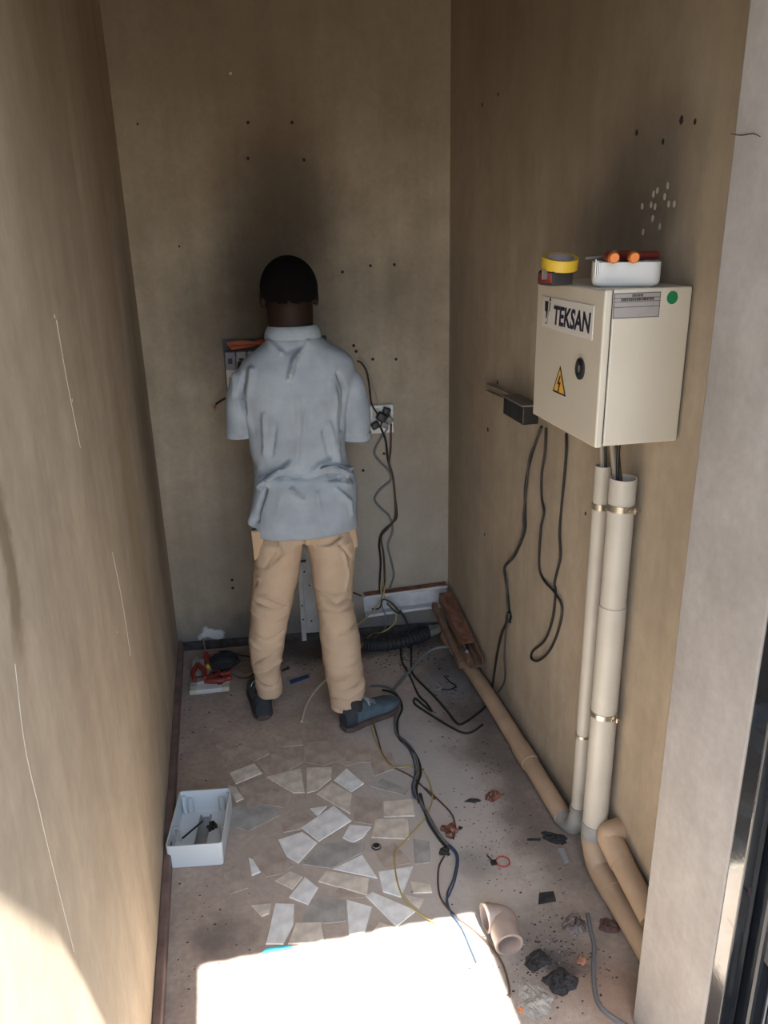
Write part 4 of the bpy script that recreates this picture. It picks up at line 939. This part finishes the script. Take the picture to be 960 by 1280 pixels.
# tool tray in the far left corner
fa = atz(231, 868); fb = atz(281, 866); ang = math.atan2(fb.y - fa.y, fb.x - fa.x)
w2 = (fb - fa).length / 2; d2 = .13; cT = (fa + fb) / 2 + Vector((-math.sin(ang), math.cos(ang), 0)) * d2 + Vector((.004, 0, 0))
cT.x = max(cT.x, XL + .024 + w2)
t = thing('cover_lid', 'white plastic cover lid lying in the far left corner', 'lid', (cT.x, cT.y, .0005), ang * .3)
link('lid_panel', tomesh(box((-w2, -d2, .008), (w2, d2, .018), .003, 2)), M_wpl, t)
link('lid_rim', tomesh(loft([rc(w2, d2, 0, .01), rc(w2, d2, .012, .01), rc(w2 - .004, d2 - .004, .012, .008), rc(w2 - .004, d2 - .004, 0, .008), rc(w2, d2, 0, .01)], caps=False)), mat('lid_pale', (.50, .53, .50), .4), t)
for x in (-w2 + .016, w2 - .016): link('lid_corner', tomesh(box((x - .015, -d2 - .002, 0), (x + .015, -d2 + .03, .021), .003)), mat('lid_cream', (.52, .48, .36), .5), t)
link('lid_window', tomesh(box((w2 - .05, -d2 + .03, .018), (w2 - .028, d2 - .06, .0195), .0005, 1)), M_lock, t)
zt = .0195
def onlid(px, py, z=0.02): q = atz(px, py, z); return q
pliers('wire_cutters', 'red wire cutters lying on the white cover lid', (cT.x - .028, cT.y - .078, zt), 1.75, 0, (M_redh, mat('red_bright', (.30, .02, .015), .5)), .15)
pliers('red_pliers', 'dark red pliers lying against the left wall by the cover lid', (cT.x - .052, cT.y + .030, zt + .024), .08, 0, (M_redh, M_redh), .17)
q = onlid(250, 836, .05)
t = thing('screwdriver', 'screwdriver with yellow-ended red handle on the cover lid', 'screwdriver', (cT.x - .012, cT.y + .060, zt + .034), .1); t.rotation_euler = (.2, 0, .1)
link('handle', tomesh(tube(catmull([(0, -.045, 0), (0, -.02, 0), (0, .02, 0), (0, .05, 0)], 3), [.010, .0135, .014, .014, .013, .013, .014, .013, .010, .007], 12)), M_redh, t, True)
link('handle_cap', tomesh(tube([(0, -.058, 0), (0, -.052, 0), (0, -.044, 0)], [.008, .013, .0125], 12)), M_yt, t, True)
link('shaft', tomesh(cyl((0, .05, 0), (0, .13, 0), .003, 8)), M_st, t)
t = thing('red_tape', 'small red tape reel near the front of the cover lid', 'tape', (cT.x + .020, cT.y - .040, zt))
link('reel', tomesh(loft([ell((0, 0, 0), .026, .026), ell((0, 0, .022), .026, .026), ell((0, 0, .022), .016, .016), ell((0, 0, .004), .016, .016)])), M_redh, t)
link('reel_core', tomesh(loft([ell((0, 0, .004), .0155, .0155), ell((0, 0, .02), .0155, .0155), ell((0, 0, .02), .010, .010), ell((0, 0, .005), .010, .010)])), M_dk, t)
bc = atz(276, 833, .04)
t = thing('black_pouch', 'folded black cloth pouch on the back of the cover lid', 'pouch', (bc.x + .014, bc.y + .025, zt))
bm = bmesh.new(); ellipsoid((0, 0, .032), (.062, .06, .034), bm, sub=4)
for v in bm.verts: v.co += v.normal * (.006 * noise.noise(v.co * 30) + .004 * math.sin(v.co.y * 160)); v.co.z = max(0, v.co.z)
link('pouch_body', tomesh(bm), mat('black_cloth', (.014, .015, .017), .9, bump=.4, bscale=80), t, True)
link('pouch_strap', tomesh(tube(catmull([(-.06, -.03, .04), (-.02, -.045, .055), (.03, -.04, .05), (.07, -.01, .03)], 4), .005, 6)), K_blk, t, True)
cable('test_lead', 'black test lead looping from the pouch to the left shoe', [bc + Vector((.03, .04, .05)), atz(300, 819, .03), atz(313, 822, .01), atz(318, 838, .008), atz(312, 846, .008), atz(300, 847, .01), atz(285, 842, .03), atz(262, 844, .03), atz(243, 847, .03)], .0034, K_blk, 'cable')
cable('test_lead', 'red test lead crossing the cover lid', [atz(293, 826, .03), atz(288, 838, .03), atz(282, 846, .03), atz(268, 849, .028), atz(256, 846, .03)], .0026, K_red, 'cable')
cable('test_lead', 'thin pinkish lead arching over the black pouch', [atz(258, 818, .06), atz(270, 816, .085), atz(282, 818, .07), atz(292, 828, .03), atz(289, 842, .01)], .0026, mat('pink_lead', (.30, .12, .12), .5), 'cable')
cable('wire', 'coiled copper-coloured wire on the floor beside the left trouser leg', [atz(296, 835, .006), atz(305, 838, .006), atz(316, 834, .006), atz(308, 828, .006), atz(297, 832, .006), atz(304, 841, .008), atz(316, 838, .006)], .0024, mat('brass_wire', (.25, .17, .09), .5), 'wire')

# loose pipe elbow
M_elb = mat('pinkish_pvc', (.34, .275, .24), .5, var=.12, scale=14)
e0 = atz(611, 1147, .04); e1 = atz(633, 1172, .04)
q = [e0 + Vector((-.012, .0, .0)), e0 + Vector((.012, 0, 0)), e0.lerp(e1, .4) + Vector((.028, .012, 0)), e1 + Vector((.003, .028, 0)), e1 + Vector((.0, -.022, -.002))]
eo = Vector((e0.x, e1.y, 0))
t = thing('pipe_elbow', 'loose pinkish plastic pipe elbow lying at the edge of the sunlight', 'pipe elbow', eo)
cq = catmull(q, 6)
link('elbow_body', tomesh(tube(sub(cq, eo), .034, 28, hollow=.0035)), M_elb, t, True)
for i0, i1 in ((0, 5), (len(cq) - 6, len(cq) - 1)):
    link('socket_collar', tomesh(tube(sub(cq[i0:i1 + 1], eo), .0375, 28, hollow=.006)), M_elb, t, True)

# burnt tape lumps
M_burn = mat('burnt_tape', (.26, .09, .045), .4, col2=(.05, .03, .025), scale=45, bump=.3)
M_char = mat('charred', (.025, .024, .024), .8, var=.5, scale=40, bump=.4)
def lump(name, label, px, py, r, m, cat, seed, parts=5, flat=.5):
    c = atz(px, py); bm = bmesh.new(); rd = random.Random(seed)
    for k in range(parts):
        ellipsoid(Vector((rd.uniform(-.6, .6) * r, rd.uniform(-.6, .6) * r, r * flat * .45)), (r * rd.uniform(.3, .55), r * rd.uniform(.3, .55), r * flat * rd.uniform(.4, .8)), bm, Matrix.Rotation(rd.uniform(0, 3), 3, 'Z'), sub=3)
    for v in bm.verts:
        v.co += v.normal * r * (.22 * noise.noise(v.co / r * 2.2 + Vector((seed, 0, 0))) + .1 * noise.noise(v.co / r * 6)); v.co.z = max(.0005, v.co.z)
    o = link(name, remesh(bm, r * .07, 1), m, None, True, label, cat); o.location = (c.x, c.y, 0); return o
def crumple(name, label, px, py, r, h, m, cat, seed, asp=1.0, rz=0.0):
    c = atz(px, py); rd = random.Random(seed); V = []; F = []; nr, na = 9, 36
    for i in range(nr + 1):
        q = i / nr
        for k in range(na):
            a = 2 * math.pi * k / na; e = 1 + .45 * noise.noise(Vector((math.cos(a) * 1.3 + seed, math.sin(a) * 1.3, 0))) + .16 * noise.noise(Vector((math.cos(a) * 4, math.sin(a) * 4 + seed, 1)))
            x, y = r * q * e * math.cos(a), r * q * e * asp * math.sin(a)
            z = h * (1 - q ** 3) * (.45 + .9 * abs(noise.noise(Vector((x / r * 2.2, y / r * 2.2, seed)))) + .35 * noise.noise(Vector((x / r * 6, y / r * 6, seed))))
            V.append((x * math.cos(rz) - y * math.sin(rz), x * math.sin(rz) + y * math.cos(rz), max(.0012, z)))
    n0 = len(V)
    for i in range(nr):
        for k in range(na): F.append((i * na + k, i * na + (k + 1) % na, (i + 1) * na + (k + 1) % na, (i + 1) * na + k))
    for k in range(na): x, y, z = V[nr * na + k]; V.append((x, y, 0))
    for k in range(na): F.append((nr * na + k, nr * na + (k + 1) % na, n0 + (k + 1) % na, n0 + k))
    F.append(tuple(n0 + k for k in range(na)))
    o = link(name, pyd(V, F), m, None, False, label, cat); o.location = (c.x, c.y, 0); return o
lump('burnt_tape', 'shiny reddish brown burnt tape lump among the blue wires', 563, 1041, .030, M_burn, 'debris', 3, 6)
lump('charred_connector', 'charred connector under the burnt lump where the wires join', 557, 1066, .020, M_char, 'debris', 5, 5)
crumple('burnt_scrap', 'reddish brown curled burnt scrap on the grey floor', 616, 996, .030, .022, M_burn, 'debris', 9, .7, .3)
crumple('black_scrap', 'blackened crumb trail beside the curled burnt scrap', 592, 1001, .026, .010, M_char, 'debris', 11, .35, -.2)
lump('black_crumb', 'black crumb right of the burnt tape lump', 577, 1036, .012, M_char, 'debris', 12, 4, .4)
crumple('black_scrap', 'crumpled black scrap by the foot of the thin conduit', 694, 1048, .040, .018, M_char, 'debris', 14, .6, -.6)
crumple('grey_wad', 'grey crumpled plastic wad near the end of the dark cable', 719, 1158, .034, .028, mat('wad_grey', (.13, .10, .09), .5, var=.4, scale=30), 'debris', 16, .9)
lump('brown_leaf', 'orange brown scrap beside the dark cable at the front right', 728, 1204, .020, mat('leaf_brown', (.36, .17, .09), .7, var=.3, scale=30), 'debris', 18, 4, .35)
crumple('black_bag', 'crumpled black plastic bag piece at the front right', 699, 1228, .042, .022, M_char, 'debris', 20, .9)
crumple('black_rag', 'charred rag behind the crumpled black bag', 672, 1200, .040, .010, M_char, 'debris', 22, .7, .5)
crumple('reddish_scrap', 'dull reddish scrap beside the floor pipe at the front right', 762, 1158, .030, .014, mat('dull_red', (.12, .06, .05), .7, var=.4, scale=30), 'debris', 24, .8)
lump('orange_scrap', 'small orange scrap at the right edge of the sunlight', 648, 1262, .012, mat('orange_scrap', (.6, .2, .06), .6), 'debris', 26, 3, .4)
M_cem = mat('cement_lump', (.34, .32, .285), .9, var=.25, scale=30, bump=.5)
crumple('cement_lump', 'pale flat cement lump beside the sunlit patch', 668, 1250, .046, .014, M_cem, 'rubble', 28, 1.0)
lump('cement_crumb', 'small pale rubble crumb near the left skirting', 203, 1270, .016, M_cem, 'rubble', 30, 3, .4)
# red ring, cap, blue strip, metal plate, black square, cyan scrap
c = atz(628.5, 1077, .003)
t = thing('cable_ring', 'thin red ring with a black clip lying on the floor', 'ring', c)
link('ring', tomesh(tube([Vector((.0205 * math.cos(a), .0205 * math.sin(a), 0)) for a in [2 * math.pi * k / 36 for k in range(37)]], .0022, 7)), mat('ring_red', (.40, .05, .05), .4), t, True)
link('clip', tomesh(box((-.038, -.008, -.002), (-.020, .008, .008), .003)), M_char, t)
link('clip_tail', tomesh(tube([(-.03, .004, .003), (-.038, .034, .001)], .0022, 6)), M_char, t)
c = atz(470.5, 1060); t = thing('round_cap', 'small round black cap lying on the tile shards', 'cap', (c.x, c.y, .005))
link('cap_disc', tomesh(loft([ell((0, 0, z), r, r, 24) for z, r in ((0, .0155), (.004, .0155), (.0055, .014), (.0045, .011), (.0045, .003))])), M_lock, t, True)
link('cap_rim', tomesh(tube([Vector((.0125 * math.cos(a), .0125 * math.sin(a), .0055)) for a in [2 * math.pi * k / 24 for k in range(25)]], .0013, 6)), M_lab, t, True)
def plate(name, label, pts, th, m, cat, z=.0005, bend=0):
    P = [atz(*p) for p in pts]; c = sum(P, Vector()) / len(P)
    o = link(name, tomesh(prism([(p.x - c.x, p.y - c.y) for p in P], 0, th, bev=min(.001, th * .3))), m, None, False, label, cat); o.location = (c.x, c.y, z); return o
plate('blue_strip', 'small dark blue plastic strip on the floor between the shoes', [(362, 852), (385, 844), (387, 847), (363, 856)], .006, mat('strip_blue', (.02, .045, .13), .4), 'plastic strip')
plate('black_strip', 'short black strip on the floor behind the blue one', [(352, 838), (361, 834), (362, 836), (353, 840)], .004, M_char, 'plastic strip')
plate('metal_offcut', 'small grey metal channel offcut by the foot of the conduits', [(697, 1063), (705, 1062), (711, 1078), (706, 1080)], .008, mat('offcut', (.38, .40, .42), .4, .4), 'metal offcut')
plate('black_patch', 'flat square black plastic scrap on the floor', [(674, 1117), (692, 1115), (695, 1127), (673, 1131)], .004, M_char, 'plastic scrap')
plate('black_stick', 'thin black stick by the crumpled scrap near the conduits', [(659, 1049), (676, 1049), (676, 1051), (659, 1051)], .004, M_char, 'stick')
plate('cyan_scrap', 'bright cyan plastic scrap at the edge of the sunlit patch', [(327, 1194), (333, 1187), (360, 1183), (366, 1186)], .002, mat('cyan_plastic', (.08, .42, .55), .4), 'plastic scrap', .0045)
plate('grey_slab', 'grey flat stone chip in the far right corner below the trunking', [(533, 780), (548, 774), (552, 790), (538, 796)], .03, M_cem, 'rubble')
# dark duct pile under the back trunking
P = [atz(455, 806, .03), atz(480, 806, .03), atz(510, 800, .03), atz(535, 792, .03)]
for p in P: p.y = min(p.y, yb(p.x) - .05)
o = link('corrugated_hose', tomesh(tube([p - P[0] for p in catmull(P, 12)], [.026 + .003 * (i % 2) for i in range(37)], 14)), mat('hose_black', (.02, .02, .021), .7), None, False, 'black corrugated hose lying under the white trunking', 'hose'); o.location = P[0]

# soot and grit scattered on the floor: nobody could count it
def grit(name, label, m, regions, seed):
    rd = random.Random(seed); V = []; F = []
    for (px, py, sx, sy, n, smin, smax) in regions:
        for _ in range(n):
            x = rd.gauss(px, sx); y = rd.gauss(py, sy); p = atz(x, y)
            if not (XL + .03 < p.x < .86 and 1.15 < p.y < yb(p.x) - .03): continue
            s = rd.uniform(smin, smax); a = rd.uniform(0, 6.28); k = rd.uniform(.4, 1); b0 = len(V)
            for q in range(5):
                aa = a + q * 1.2566; V.append((p.x + s * math.cos(aa), p.y + s * k * math.sin(aa) * rd.uniform(.6, 1.1), .0004))
            V.append((p.x, p.y, s * rd.uniform(.3, .7)))
            for q in range(5): F.append((b0 + q, b0 + (q + 1) % 5, b0 + 5))
            F.append(tuple(b0 + q for q in (4, 3, 2, 1, 0)))
    return link(name, pyd(V, F), m, None, False, label, 'grit', None, 'stuff')
grit('soot_grit', 'black soot grit scattered over the floor', M_char, [
    (520, 815, 40, 12, 350, .002, .007), (575, 850, 20, 25, 160, .002, .006), (610, 1050, 25, 25, 170, .001, .0035), (590, 930, 40, 30, 70, .0015, .005), (680, 1200, 30, 30, 260, .001, .0045),
    (700, 1080, 30, 40, 150, .001, .0035), (640, 980, 30, 30, 60, .0015, .005), (250, 900, 30, 30, 45, .002, .006), (218, 960, 8, 60, 35, .002, .006), (250, 1180, 40, 50, 50, .0015, .005), (400, 830, 30, 8, 60, .002, .006), (740, 1200, 20, 25, 60, .001, .004), (450, 1000, 100, 80, 40, .001, .003)], 4)
grit('pale_grit', 'pale plaster crumbs scattered over the floor', M_cem, [
    (560, 850, 40, 30, 120, .001, .0035), (620, 1060, 40, 50, 120, .001, .003), (690, 1190, 40, 40, 80, .001, .003), (250, 1150, 40, 60, 40, .001, .0035), (480, 810, 50, 8, 60, .001, .004)], 6)
